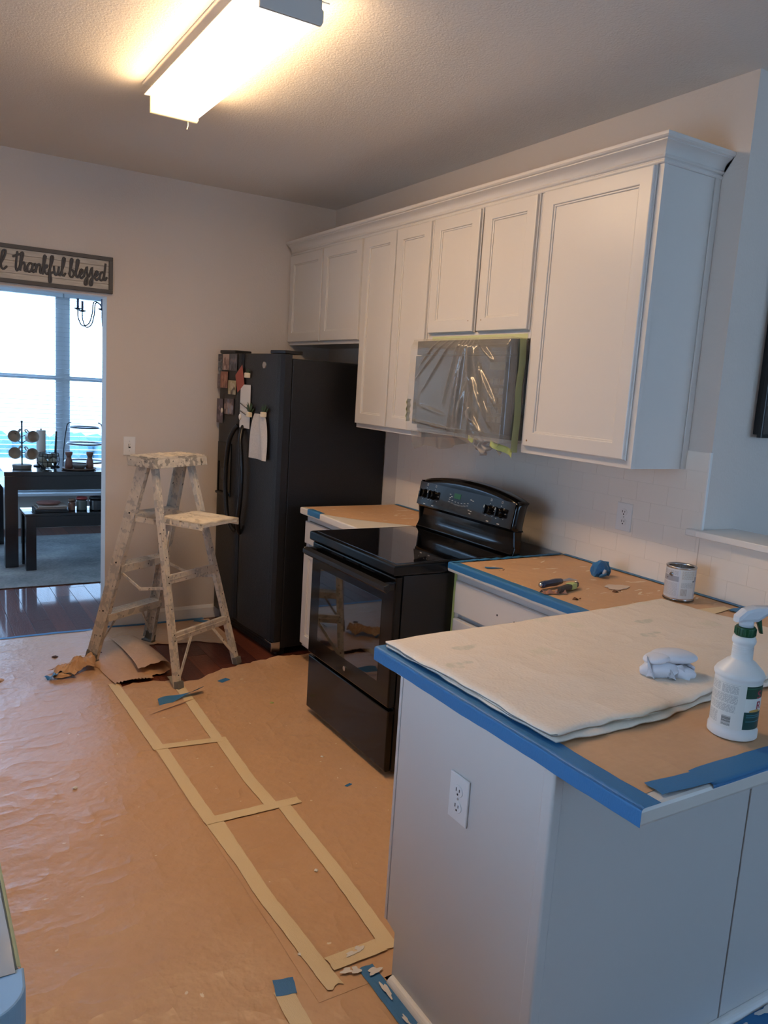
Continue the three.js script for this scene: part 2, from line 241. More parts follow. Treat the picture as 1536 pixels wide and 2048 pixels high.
// ---------------------------------------------------------------- wall cabinets
function door(parent, x0, x1, y0, y1, z, name = 'door', rail = 0.058, label) {
  const d = obj(name, [extr(rect(x0, y0, x1, y1), 0.02, 0.0035, [rect(x0 + rail, y0 + rail, x1 - rail, y1 - rail)]).translate(0, 0, z), extr(rect(x0 - 0.004, y0 - 0.004, x1 + 0.004, y1 + 0.004), 0.008, 0.003, [rect(x0 + 0.02, y0 + 0.02, x1 - 0.02, y1 - 0.02)]).translate(0, 0, z - 0.001)], white, parent, label);
  const px0 = x0 + rail, px1 = x1 - rail, py0 = y0 + rail, py1 = y1 - rail;
  obj('panel', box2(px0 - 0.01, px1 + 0.01, py0 - 0.01, py1 + 0.01, z + 0.001, z + 0.009, 0.001), white, d);
  obj('bead', extr(rect(px0 - 0.004, py0 - 0.004, px1 + 0.004, py1 + 0.004), 0.006, 0.0028, [rect(px0 + 0.007, py0 + 0.007, px1 - 0.007, py1 - 0.007)]).translate(0, 0, z + 0.008), white, d);
  return d;
}
const CD = 0.305;
function wallCabinet(label, z0, z1, y0, doors, doorY) {
  const t = thing('wall_cabinet', label, 'cabinet', [0, y0, z0], FACE), w = z1 - z0, h = 2.436 - y0;
  obj('case', box2(0.0005, w - 0.0005, 0, h, 0.001, CD - 0.02, 0.001), white, t);
  obj('face_frame', extr(rect(0.0005, 0, w - 0.0005, h), 0.0195, 0.001, [rect(0.035, 0.035, w - 0.035, h - 0.035)]).translate(0, 0, CD - 0.0198), white, t);
  for (const [a, b] of doors) door(t, a - z0, b - z0, doorY - y0, 2.42 - y0, CD + 0.001);
  return t;
}
wallCabinet('short white wall cabinet with two doors above the black refrigerator', 0.004, 0.986, 1.847, [[0.016, 0.482], [0.496, 0.974]], 1.868);
wallCabinet('tall narrow white wall cabinet with two long doors between refrigerator and microwave', 0.986, 1.6626, 1.372, [[1.0, 1.332], [1.345, 1.655]], 1.398);
const mwCab = wallCabinet('short white wall cabinet with two doors above the wrapped microwave', 1.6626, 2.4225, 1.848, [[1.682, 2.04], [2.07, 2.412]], 1.885);
const bigCab = wallCabinet('large white wall cabinet with one wide door and an open end side', 2.4225, 3.0204, 1.372, [[2.452, 2.998]], 1.404);
obj('scribe_trim', [box2(0.598, 0.6045, 0, 1.06, 0.001, 0.03, 0.002), box2(0.597, 0.602, 0, 1.06, CD - 0.02, CD, 0.001)], white, bigCab);
for (const [x, y] of [[0.055, 0.055]]) obj('screw_hole', rod([x, y, CD + 0.0208], [x, y, CD + 0.0216], 0.004), std('#8d7048', 0.7), bigCab);
for (const [x, y] of [[0.345, 0.085], [0.44, 0.085]]) obj('screw_hole', rod([x, y, CD + 0.0208], [x, y, CD + 0.0214], 0.003), std('#8d7048', 0.7), mwCab);
{ // crown moulding swept round the end
  const prof = [[0, 2.424], [0.007, 2.424], [0.0095, 2.428], [0.0095, 2.433], [0.0055, 2.4365], [0.0055, 2.439], [0.012, 2.442], [0.0145, 2.447], [0.0125, 2.4515], [0.0115, 2.4525], [0.015, 2.464], [0.022, 2.474], [0.033, 2.4825], [0.0415, 2.4865], [0.0415, 2.490], [0.049, 2.493], [0.053, 2.498], [0.053, 2.5085], [0, 2.5085]];
  const P = [], I = [], zc = 3.0204;
  for (const [o, y] of prof) P.push(-CD - o, y, 0.003, -CD - o, y, zc + o, -0.0005, y, zc + o);
  for (let i = 0; i < prof.length; i++) { const a = i * 3, b = ((i + 1) % prof.length) * 3; for (const k of [0, 1]) I.push(a + k, a + k + 1, b + k, b + k, a + k + 1, b + k + 1); }
  for (let i = 1; i < prof.length - 1; i++) I.push(0, i * 3, (i + 1) * 3, 2, (i + 1) * 3 + 2, i * 3 + 2);
  const g = new THREE.BufferGeometry(); g.setAttribute('position', new THREE.Float32BufferAttribute(P, 3)); g.setIndex(I); g.computeVertexNormals();
  tag(obj('crown_molding', toCreasedNormals(g, 0.42), white), 'white crown molding running along the tops of the wall cabinets', 'molding');
}
// ---------------------------------------------------------------- base cabinets, peninsula, counters
function baseCabinet(label, z0, z1, doorsZ, drawerY, doorName) {
  const t = thing('base_cabinet', label, 'cabinet', [0, 0, z0], FACE), w = z1 - z0, D = 0.598;
  obj('case', [box2(0, w, 0.1, 0.875, 0.001, D - 0.02, 0.001), box2(0.0, w, 0.002, 0.1, 0.001, D - 0.08)], white, t);
  obj('face_frame', extr(rect(0, 0.1, w, 0.875), 0.0195, 0.001, [rect(0.03, 0.14, w - 0.03, 0.84)]).translate(0, 0, D - 0.0198), white, t);
  for (const [a, b] of doorsZ) {
    obj('drawer', extr(rect(a - z0, drawerY[0], b - z0, drawerY[1]), 0.02, 0.005).translate(0, 0, D + 0.0005), white, t);
    door(t, a - z0, b - z0, 0.125, drawerY[0] - 0.025, D + 0.001, doorName, 0.055);
  }
  return t;
}
baseCabinet('narrow white base cabinet squeezed between the refrigerator and the black range', 1.006, 1.655, [[1.02, 1.642]], [0.712, 0.838], 'door');
const rb = baseCabinet('white base cabinet with a plain drawer beside the range under the taped counter', 2.43, 3.235, [[2.452, 3.12]], [0.705, 0.842], 'drawer_front');
for (const x of [0.3, 0.4]) obj('screw_hole', rod([x, 0.772, 0.6183], [x, 0.772, 0.6192], 0.004, 0.004, 10), slot, rb);
{
  const t = thing('peninsula_cabinet', 'white painted peninsula cabinet with a plain end panel under the cloth-covered counter', 'cabinet', [0, 0, 0]);
  const XE = -1.445, Z0 = 3.33, Z1 = 3.913;
  obj('end_panel', extr([[Z0 + 0.014, 0.155], [Z0 + 0.055, 0.145], [Z0 + 0.055, 0], [Z1, 0], [Z1, 0.876], [Z0 + 0.014, 0.876]], 0.018, 0.001).rotateY(-Math.PI / 2).translate(XE + 0.018, 0, 0), white, t);
  obj('face_stile', box2(XE - 0.001, XE + 0.03, 0.155, 0.876, Z0, Z0 + 0.012, 0.002), white, t);
  obj('case', [box2(XE + 0.018, -0.001, 0.155, 0.876, Z0 + 0.012, Z1 - 0.012), box2(XE + 0.02, -0.001, 0, 0.155, Z0 + 0.06, Z1 - 0.012)], white, t);
  obj('back_panel', box2(XE + 0.012, -0.7575, 0, 0.876, Z1 - 0.012, Z1, 0.002), white, t);
  obj('back_panel', box2(-0.7515, -0.001, 0, 0.876, Z1 - 0.012, Z1, 0.002), white, t);
  obj('seam_strip', box2(-0.758, -0.751, 0.03, 0.876, Z1 - 0.013, Z1 - 0.004), std('#7a766f', 0.8), t);
  obj('corner_post', box2(XE - 0.005, XE + 0.026, 0, 0.876, Z1 - 0.03, Z1 + 0.005, 0.007), white, t);
  const q = [[0, 0]]; for (let i = 0; i <= 6; i++) q.push([0.022 * Math.cos(i * Math.PI / 12), 0.022 * Math.sin(i * Math.PI / 12)]);
  obj('shoe_molding', extr(q, Z1 + 0.02 - (Z0 + 0.058)).rotateY(Math.PI).translate(XE, 0.0005, Z1 + 0.025), whiteTrim, t);
  obj('shoe_molding', extr(q, 1.46).rotateY(-Math.PI / 2).translate(-0.002, 0.0005, Z1 + 0.001), whiteTrim, t);
}
const CT = 0.915;
tag(obj('countertop', slabXZ([[-0.645, 1.004], [-0.009, 1.004], [-0.009, 1.66], [-0.645, 1.66]], 0.877, CT, 0.006), laminate), 'short white laminate countertop between the refrigerator and the range', 'countertop');
tag(obj('countertop', slabXZ([[-0.645, 2.428], [-0.009, 2.428], [-0.009, 4.153], [-1.477, 4.153], [-1.477, 3.24], [-0.645, 3.24]], 0.877, CT, 0.008), laminate), 'white laminate L-shaped countertop running from the range round onto the peninsula', 'countertop');
// sheets of paper over the counters
seed = 61;
const wob = (s, f = 9) => (x) => 0.5 * Math.sin(x * f + s) + 0.3 * Math.sin(x * f * 2.3 + s * 2) + 0.2 * Math.sin(x * f * 5.1 + s * 3);
function counterPaper(label, x0, x1, z0, z1, front, y = CT + 0.0012, mat = kraftCounter) {
  const a = wob(x0 * 7), b = wob(z0 * 5);
  return tag(obj('paper_cover', sheet(40, 40, (u, v) => { const z = lerp(z0, z1, v), xf = front(z), x = lerp(xf, x1, u), e = Math.min(u, 1 - u, v, 1 - v); return [x + 0.003 * a(z * 3) * (u < 0.02), y + 0.0018 * (1 + a(x * 2 + z * 3)) * (0.4 + b(z * 2 - x)) * sstep(0, 0.1, e) + 0.0012 * Math.abs(a(x * 4 - z * 2)) * sstep(0, 0.05, e), z + 0.003 * b(x * 4)]; }, 0.0005), mat), label, 'paper');
}
counterPaper('paint-streaked brown paper on the short counter beside the refrigerator', -0.62, -0.022, 1.02, 1.672, (z) => -0.622 + 0.3 * Math.pow(clamp((z - 1.26) / 0.4), 1.4));
counterPaper('paint-spattered brown paper on the counter under the paint can', -0.625, -0.022, 2.45, 3.262, () => -0.622);
counterPaper('brown paper on the peninsula lying under the drop cloth', -1.452, -0.022, 3.262, 4.118, () => -1.452, CT + 0.0012, kraftClean);
// painter's tape folded over the counter edges
function tapeEdge(label, p0, p1, out, top, down, mat = blueTape, o = {}) {
  const w = wob(p0[0] * 9 + p0[1] * 5 + top * 50, 7), y = (o.y ?? CT) + 0.0026, e = o.out ?? 0.002, n = Math.max(8, Math.round(Math.hypot(p1[0] - p0[0], p1[1] - p0[1]) / 0.03));
  const f = (u, v) => { // v runs across the tape
    const x = lerp(p0[0], p1[0], u), z = lerp(p0[1], p1[1], u), L = u * 3; let s, h;
    const T = top * (1 + 0.05 * w(L)), Dn = down * (1 + 0.05 * w(L * 0.7 + 4)), k = v * (T + Dn) - T;
    if (k < -0.006) { s = k; h = y + (o.lift ?? 0.0004) * (1 + w(L * 3)); } else if (k < 0.006) { const q = (k + 0.006) / 0.012 * Math.PI / 2; s = -0.006 + (0.006 + e) * Math.sin(q); h = y - 0.006 * (1 - Math.cos(q)); } else { s = e + 0.0003 * w(L * 2); h = y - k; }
    return [x + out[0] * s, h, z + out[1] * s];
  };
  return tag(obj('tape_strip', sheet(n, 18, f, 0.0005, [out[0] * -0.7, -0.7, out[1] * -0.7]), mat), label, 'tape');
}
tapeEdge('long blue tape folded over the end edge of the peninsula counter', [-1.477, 3.243], [-1.477, 4.156], [-1, 0], 0.047, 0.036);
tapeEdge('blue tape along the range-side edge of the peninsula counter', [-1.47, 3.24], [-0.655, 3.24], [0, -1], 0.03, 0.02);
tapeEdge('blue tape folded over the front edge of the counter with the paint can', [-0.645, 2.43], [-0.645, 3.236], [-1, 0], 0.034, 0.026);
tapeEdge('blue tape along the counter side next to the range', [-0.64, 2.428], [-0.03, 2.428], [0, -1], 0.03, 0.012, blueTape, { lift: 0.003 });
tapeEdge('short blue tape holding the paper on the counter beside the refrigerator', [-0.645, 1.1], [-0.645, 1.25], [-1, 0], 0.03, 0.03);
function flatTape(label, pts, w, y, mat, o = {}) { // strip along a floor or counter polyline
  const c = new THREE.CatmullRomCurve3(pts.map(([x, z]) => new THREE.Vector3(x, 0, z)), false, 'catmullrom', 0.1), L = c.getLength(), n = Math.max(6, Math.round(L / 0.02)), wv = wob(pts[0][0] * 11 + pts[0][1] * 3, 12), W = o.w2 ?? w;
  const yf = typeof y === 'function' ? y : () => y;
  return tag(obj(o.name ?? 'tape_strip', sheet(n, 4, (u, v) => { const p = c.getPointAt(clamp(u, 0.0001, 0.9999)), t = c.getTangentAt(clamp(u, 0.0001, 0.9999)), k = (v - 0.5) * lerp(w, W, u) + 0.0012 * wv(u * L * 6), x = p.x - t.z * k + (o.rag ?? 0) * t.x * (u < 0.001 || u > 0.999) * wv(v * 9) , z = p.z + t.x * k + (o.rag ?? 0) * t.z * (u < 0.001 || u > 0.999) * wv(v * 9); return [x, yf(x, z) + (o.curl ? o.curl(u, v) : 0), z]; }, 0.0004), mat), label, o.cat ?? 'tape', o.group);
}
flatTape('blue tape along the tiled wall at the back of the paint can counter', [[-0.02, 2.45], [-0.02, 3.92]], 0.026, CT + 0.0045, blueTape);
flatTape('blue tape along the tiled wall behind the counter beside the refrigerator', [[-0.02, 1.02], [-0.02, 1.655]], 0.026, CT + 0.0045, blueTape);
flatTape('blunt blue tape piece at the near corner of the peninsula paper', [[-1.405, 4.118], [-1.27, 4.128]], 0.045, CT + 0.0055, blueTape, { rag: 0.004 });
tapeEdge('blue tape over the bar-side edge of the peninsula counter beside the spray bottle', [-1.28, 4.152], [-0.02, 4.152], [0, 1], 0.058, 0.008);
flatTape('torn light masking paper scrap behind the drop cloth', [[-0.245, 3.345], [-0.09, 3.335]], 0.07, CT + 0.0052, maskTape, { w2: 0.03, rag: 0.01, name: 'paper_scrap', cat: 'paper scrap' });
flatTape('crinkled blue tape scrap behind the drop cloth near the wall', [[-0.12, 3.375], [-0.045, 3.37]], 0.035, (x, z) => CT + 0.007 + 0.004 * Math.sin(x * 130) * Math.sin(z * 90), blueTape, { rag: 0.008, name: 'tape_scrap' });
flatTape('blue tape scrap lying flat on the paper near the range', [[-0.565, 2.57], [-0.5, 2.6]], 0.03, CT + 0.005, blueTape, { w2: 0.006, rag: 0.004, name: 'tape_scrap' });
for (const [x, z, s, l] of [[-0.545, 3.06, 0.018, 'curled brown paper shred lying in front of the scraper'], [-0.315, 3.03, 0.02, 'small square brown paper chip near the dried paint puddle'], [-0.53, 2.63, 0.014, 'small brown paper chip beside the flat blue tape scrap']]) flatTape(l, [[x - s, z + s * 0.3], [x + s, z - s * 0.3]], s * 0.9, (a, b) => CT + 0.005 + 0.004 * Math.sin(a * 170 + b * 60), std('#6b452a', 0.8), { rag: 0.003, name: 'paper_scrap', cat: 'paper scrap' });
{ // dried paint puddle
  const pts = []; for (let i = 0; i < 28; i++) { const a = i / 28 * 6.283, r = 1 + 0.14 * Math.sin(a * 3 + 1) + 0.08 * Math.sin(a * 7); pts.push([-0.262 + 0.052 * r * Math.cos(a), 2.985 + 0.034 * r * Math.sin(a)]); }
  tag(obj('paint_puddle', slabXZ(pts, CT + 0.0035, CT + 0.0058, 0.0008), std('#d9c6b4', 0.5)), 'dried pale paint puddle on the brown counter paper', 'paint spill');
}
for (const [z0, z1, l] of [[2.424, 2.44, 'green tape on the cabinet edge beside the range']]) tag(obj('tape_strip', sheet(3, 24, (u, v) => [-0.6 - 0.0012 - 0.0015 * Math.abs(Math.sin(v * 17 + u)), lerp(0.12, 0.872, v), lerp(z0 - 0.004, z1 + 0.002 * Math.sin(v * 23), u)], 0.0006, [1, 0, 0]), greenTape), l, 'tape');
// ---------------------------------------------------------------- refrigerator and what hangs on it
const FP = [-0.805, 0, 0.035], FT = -Math.PI / 2 + 0.075, FW = 0.86;
const fx = (x, y, z) => [FP[0] + x * Math.cos(FT) + z * Math.sin(FT), y, FP[2] - x * Math.sin(FT) + z * Math.cos(FT)];
{
  const t = thing('refrigerator', 'black side-by-side refrigerator with bowed handles and photos on its doors', 'refrigerator', FP, FT);
  obj('body', box2(0.034, FW - 0.006, 0.045, 1.735, -0.735, -0.068, 0.006), fridgeBlack, t);
  const dPlan = (x0, x1, cut) => { const P = []; for (let i = 0; i <= 16; i++) { const k = i / 16, x = lerp(x0, x1, k), c = Math.pow(Math.abs(k * 2 - 1), 10); P.push([x, -0.002 - 0.014 * c + 0.004 * Math.sin(Math.PI * clamp((x) / FW))]); } P.push([x1, -0.06], [x0, -0.06]); return P; };
  const door = (x0, x1) => extr(dPlan(x0, x1).map(([x, z]) => [x, -z]), 1.665, 0.003).rotateX(-Math.PI / 2).translate(0, 0.092, 0);
  const d1 = obj('freezer_door', door(0, 0.352), fridgeBlack, t), d2 = obj('refrigerator_door', door(0.36, FW), fridgeBlack, t);
  const handle = (xa, xm, s) => { const P = []; for (let i = 0; i <= 40; i++) { const k = i / 40, b = Math.sin(Math.PI * k); P.push([lerp(xa, xm, Math.pow(b, 0.8)), lerp(0.66, 1.32, k), 0.002 + 0.034 * Math.pow(Math.min(1, b * 2.4), 0.6)]); } return tube(P, 0.0145, 60, 10); };
  obj('handle', handle(0.318, 0.235), satin, d1); obj('handle', handle(0.396, 0.462), satin, d2);
  const disp = obj('dispenser', [extr(rect(0.04, 0.86, 0.24, 1.2), 0.006, 0.002, [rect(0.055, 0.875, 0.225, 1.075)]).translate(0, 0, 0.0005), box2(0.055, 0.225, 0.875, 1.075, -0.001, 0.0012)], gloss, d1);
  obj('tray', box2(0.05, 0.23, 0.866, 0.882, 0.002, 0.022, 0.003), satin, disp); obj('paddle', box2(0.11, 0.17, 0.96, 1.04, 0.001, 0.012, 0.003), satin, disp);
  obj('base_grille', [box2(0.02, FW - 0.02, 0.004, 0.082, -0.1, -0.05, 0.003), ...[0, 1, 2, 3].map((i) => box2(0.05, FW - 0.05, 0.016 + i * 0.017, 0.023 + i * 0.017, -0.052, -0.046, 0.001))], satin, t);
  for (const [a, b] of [[0.01, 0.2], [FW - 0.16, FW - 0.01]]) obj('hinge_cover', extr([[a, 0.005], [b, 0.02], [b, 0.13], [a, 0.13]], 0.02, 0.004).rotateX(-Math.PI / 2).translate(0, 1.758, 0), satin, t);
  obj('badge', rod([0.644, 1.692, -0.001], [0.644, 1.692, 0.005], 0.021, 0.019, 24), chrome, d2);
  obj('foot_bracket', [box2(FW - 0.085, FW, 0.082, 0.09, -0.05, 0.0, 0.001), box2(FW - 0.012, FW - 0.002, 0.03, 0.09, -0.06, -0.004, 0.001)], chrome, t);
  // photo prints: simple blurred figures, one canvas each
  seed = 71;
  const photo = (bg, a, b, w, h) => canvasTex(96, Math.round(96 * h / w), (c, W, Hh) => { c.fillStyle = bg; c.fillRect(0, 0, W, Hh); for (let i = 0; i < 14; i++) { c.globalAlpha = 0.55; c.fillStyle = i % 2 ? a : b; c.beginPath(); c.ellipse(rr(0.1, 0.9) * W, rr(0.3, 1) * Hh, rr(5, 16), rr(8, 26), rr(-0.3, 0.3), 0, 7); c.fill(); } c.globalAlpha = 0.45; c.fillStyle = '#a88472'; for (let i = 0; i < 3; i++) { c.beginPath(); c.ellipse((0.25 + 0.25 * i) * W, rr(0.3, 0.5) * Hh, 7, 9, 0, 0, 7); c.fill(); } });
  const put = (name, x0, x1, y0, y1, z, mat, label, cat, group) => { const m = obj(name, new RoundedBoxGeometry(x1 - x0, y1 - y0, 0.001, 1, 0.0004), mat); m.position.set(...fx((x0 + x1) / 2, (y0 + y1) / 2, z)); m.rotation.y = FT; return tag(m, label, cat, group); };
  const ph = [[0.006, 0.072, 1.706, 1.752, '#3b4146', '#7d8790', '#22262a', 'small bluish grey photo at the top corner of the freezer door'], [0.008, 0.07, 1.648, 1.7, '#4e5a5e', '#8c949b', '#31383c', 'small grey green photo under the bluish one at the freezer door corner'], [0.076, 0.172, 1.654, 1.752, '#b59c8f', '#5d4038', '#8d6f66', 'pale group photo in the middle of the top row on the freezer door'], [0.18, 0.286, 1.652, 1.752, '#4a4a52', '#7b7d86', '#2d2d34', 'dark photo at the handle end of the top row on the freezer door'], [0.004, 0.044, 1.536, 1.628, '#6c5f63', '#8c8084', '#3f373b', 'narrow mauve photo beside the orange one on the freezer door'], [0.05, 0.158, 1.542, 1.644, '#96604a', '#b98a70', '#6b3f33', 'warm orange brown photo on the freezer door'], [0.168, 0.28, 1.506, 1.592, '#a5946b', '#d2c3a8', '#3c3430', 'yellow topped photo of dark figures on the freezer door'], [0.006, 0.1, 1.32, 1.472, '#584e58', '#8a7f8b', '#3a323a', 'tall purple grey photo strip low on the freezer door'], [0.118, 0.256, 1.38, 1.478, '#4b3f44', '#b29a8b', '#77839a', 'dark photo with a pale oval beside the photo strip']];
  for (const [x0, x1, y0, y1, bg, a, b, l] of ph) put('photo_print', x0, x1, y0, y1, 0.006, std('#ffffff', 0.35, { map: photo(bg, a, b, x1 - x0, y1 - y0) }), l, 'photo');
  const red = obj('card', extr([[0.364, 1.694], [0.308, 1.515], [0.268, 1.6], [0.272, 1.63]].reverse().length ? [[0.272, 1.626], [0.31, 1.52], [0.4, 1.574], [0.364, 1.69]] : [], 0.0012), std('#a3503f', 0.6)); red.position.set(...fx(0, 0, 0.007)); red.rotation.y = FT; tag(red, 'tilted rust red card on the refrigerator doors near the gap', 'card');
  put('notepad', 0.352, 0.49, 1.312, 1.572, 0.0075, std('#d9d3ca', 0.5), 'tall white memo board on the refrigerator door', 'memo board');
  const towelT = tex(128, (u, v) => mixc(hex('#d5cfc8'), hex('#c0bab4'), fbm(u, v, 24, 3, 501)));
  const tw = obj('towel', sheet(16, 30, (u, v) => { const w = lerp(0.222, 0.125, Math.pow(v, 4)), c = 0.624 + 0.006 * v; return [c + (u - 0.5) * w, lerp(1.145, 1.41, v), 0.012 + 0.006 * Math.sin(u * 7 + 2) * (1 - v * 0.3) + 0.009 * Math.exp(-Math.pow((u - 0.72 + 0.35 * (v - 0.5)) * 9, 2)), u * 2, v * 2.4]; }, 0.002, [0, 0, -1]), std('#ffffff', 0.95, { map: towelT }));
  tw.position.set(...fx(0, 0, 0)); tw.rotation.y = FT; tag(tw, 'pale paper towel sheet hanging from magnets on the refrigerator door', 'towel');
  const leafM = std('#2c4326', 0.7), potM = std('#e4d5b8', 0.45);
  const pot = (x, y, l, sp) => { const g = thing('magnet', l, 'magnet', fx(x, y, 0), FT); obj('pot', bx(0.034, 0.03, 0.026, 0, 0, 0.02, 0.004), potM, g); for (let i = 0; i < 7; i++) { const a = -1.1 + i * 0.36, L = sp * rr(0.7, 1); const q = extr([[0, 0], [0.008, L * 0.5], [0, L], [-0.008, L * 0.5]], 0.002).rotateZ(-a).translate(0, 0.012, 0.012 + 0.003 * (i % 3)); obj('leaf', q, leafM, g); } };
  pot(0.462, 1.628, 'small white plant pot magnet above the memo board', 0.03); pot(0.505, 1.398, 'white plant pot magnet at the memo board side of the hanging towel', 0.07); pot(0.69, 1.41, 'white plant pot magnet at the outer side of the hanging towel', 0.06);
  const oval = (x, y, rx, ry, l) => { const m = obj('magnet', new THREE.SphereGeometry(1, 20, 12).scale(rx, ry, 0.006), std('#e6e1d8', 0.3)); m.position.set(...fx(x, y, 0.011)); m.rotation.y = FT; tag(m, l, 'magnet'); };
  oval(0.362, 1.376, 0.014, 0.019, 'white oval magnet on the edge of the memo board'); oval(0.096, 1.399, 0.012, 0.016, 'white oval magnet on the freezer door beside the photo strip');
  for (const [p, q, l] of [[[0.36, 1.46, 0.012], [0.48, 1.425, 0.014], 'thin dark twig lying higher across the memo board'], [[0.355, 1.415, 0.012], [0.47, 1.388, 0.014], 'thin dark twig lying lower across the memo board']]) { const m = obj('twig', rod(p, q, 0.003, 0.0015), std('#4a4540', 0.5)); m.position.set(...fx(0, 0, 0)); m.rotation.y = FT; tag(m, l, 'twig'); }
}
// ---------------------------------------------------------------- range
{
  const t = thing('range', 'black freestanding electric range with a glass cooktop pulled out from the wall', 'range', [-0.255, 0, 1.665], FACE);
  obj('body', [box2(0.004, 0.756, 0.03, 0.868, 0, 0.598, 0.002), box2(0.03, 0.73, 0.001, 0.03, 0.03, 0.56)], satin, t);
  const ct = obj('cooktop', extr(rect(0, 0, 0.76, 0.605).map(([x, y]) => [x, y]), 0.045, 0.008).rotateX(-Math.PI / 2).translate(0, 0.87, 0.65), gloss, t);
  obj('glass', box2(0.028, 0.732, 0.914, 0.9172, 0.085, 0.625, 0.001), ovenGlass, ct);
  const d = obj('oven_door', extr(rect(0.006, 0.315, 0.754, 0.862), 0.036, 0.006).translate(0, 0, 0.599), gloss, t);
  obj('window', box2(0.1, 0.66, 0.4, 0.75, 0.6345, 0.6358, 0.0005), ovenGlass, d);
  const hd = obj('handle', extr([[0.0, 0.0], [0.0, -0.018], [0.014, -0.03], [0.028, -0.018], [0.03, 0], [0.02, 0.008]], 0.75, 0.003).rotateY(Math.PI / 2).translate(0.005, 0.832, 0.688), satin, d);
  for (const x of [0.03, 0.73]) obj('handle_mount', box2(x - 0.018, x + 0.018, 0.812, 0.838, 0.63, 0.672, 0.004), satin, hd);
  for (let i = 0; i < 3; i++) obj('vent_slot', box2(0.2 + i * 0.14, 0.31 + i * 0.14, 0.846, 0.851, 0.634, 0.6362, 0.0005), std('#000000', 0.8), d);
  obj('badge', rod([0.38, 0.357, 0.635], [0.38, 0.357, 0.638], 0.011, 0.011, 20), chrome, d);
  obj('drawer', [extr(rect(0.006, 0.035, 0.754, 0.3), 0.03, 0.006).translate(0, 0, 0.6), box2(0.006, 0.754, 0.285, 0.309, 0.59, 0.606)], gloss, t);
  // backguard
  const topY = (u) => 1.16 + 0.037 * (1 - Math.pow(2 * u - 1, 2)) - 0.012 * Math.pow(Math.abs(2 * u - 1), 12);
  const pz = (y) => 0.062 - 0.03 * (y - 1.02) / 0.17;
  const bg = obj('backguard', [sheet(40, 12, (u, v) => { const y = lerp(1.022, topY(u), v), r = Math.pow(Math.abs(2 * v - 1), 8) * 0.012 + Math.pow(Math.abs(2 * u - 1), 16) * 0.012; return [0.002 + u * 0.756, y, pz(y) - r]; }, 0.045, [0, 0, -1]), box2(0.02, 0.74, 0.9, 1.06, 0.0, 0.02, 0.003), sheet(4, 10, (u, v) => [0.012 + u * 0.736, lerp(0.9165, 1.03, v), 0.055 - 0.028 * Math.sin(Math.PI * 0.5 * Math.min(1, v * 1.6)) ], 0.02, [0, 0, -1]), extr([[0, 0.9], [0.05, 0.9], [0.032, 0.95], [0.04, 1.03], [0.03, 1.155], [0, 1.155]], 0.012, 0.002).rotateY(-Math.PI / 2).translate(0.757, 0, 0), extr([[0, 0.9], [0.05, 0.9], [0.032, 0.95], [0.04, 1.03], [0.03, 1.155], [0, 1.155]], 0.012, 0.002).rotateY(-Math.PI / 2).translate(0.014, 0, 0)], gloss, t);
  const slope = Math.atan2(0.03, 0.17);
  const printT = canvasTex(1024, 160, (c, W, Hh) => { c.fillStyle = '#0b0b0d'; c.fillRect(0, 0, W, Hh); c.fillStyle = '#b9b6ae'; c.strokeStyle = '#b9b6ae'; c.lineWidth = 2; seed = 81;
    for (const x of [92, 192, 796, 902]) { c.strokeRect(x - 6, 8, 12, 12); for (let i = 0; i < 7; i++) { const a = 2.3 + i * 0.78; c.fillRect(x + 46 * Math.cos(a) - 4, 84 + 46 * Math.sin(a) - 2, 8, 4); } c.fillRect(x - 12, 146, 24, 6); }
    c.font = '11px sans-serif'; const w = ['BAKE', 'BROIL', 'CLEAN', 'TIMER', 'CLOCK', 'START', 'OFF']; for (let i = 0; i < 7; i++) { c.fillText(w[i], 356 + i * 34, 96 + 10 * Math.sin(i * 0.55)); c.fillRect(360 + i * 34, 74 + 10 * Math.sin(i * 0.55), 16, 3); } for (const [x, y] of [[360, 40], [380, 54], [364, 62], [588, 44], [610, 48], [584, 112], [606, 116], [600, 132]]) c.fillRect(x, y, 18, 4); });
  const face = sheet(2, 2, (u, v) => { const y = lerp(1.036, 1.15, v); return [0.012 + u * 0.736, y, pz(y) + 0.0006, u, v]; }, 0.0008, [0, 0, -1]);
  obj('control_face', face, std('#ffffff', 0.15, { map: printT, clearcoat: 0.6, clearcoatRoughness: 0.05 }), bg);
  const dm = obj('display', bx(0.05, 0.024, 0.002, 0, 0, 0, 0.0005), std('#0d1a0d', 0.2, { emissive: new THREE.Color().setRGB(0.05, 0.3, 0.06), emissiveIntensity: 0.12 }), bg); dm.position.set(0.335, 1.118, pz(1.118) + 0.001); dm.rotation.x = -slope;
  for (const x of [0.068, 0.142, 0.588, 0.666]) { const k = obj('knob', [lathe([[0, 0.024], [0.016, 0.024], [0.019, 0.02], [0.021, 0.004], [0.023, 0], [0, 0]], 28).rotateX(Math.PI / 2), bx(0.01, 0.042, 0.016, 0, 0, 0.03, 0.004)], gloss, bg); k.position.set(x, 1.094, pz(1.094) + 0.001); k.rotation.x = -slope; obj('pointer', bx(0.003, 0.012, 0.002, 0, 0.013, 0.0385, 0.0005), std('#cfcac0', 0.4), k); }
}
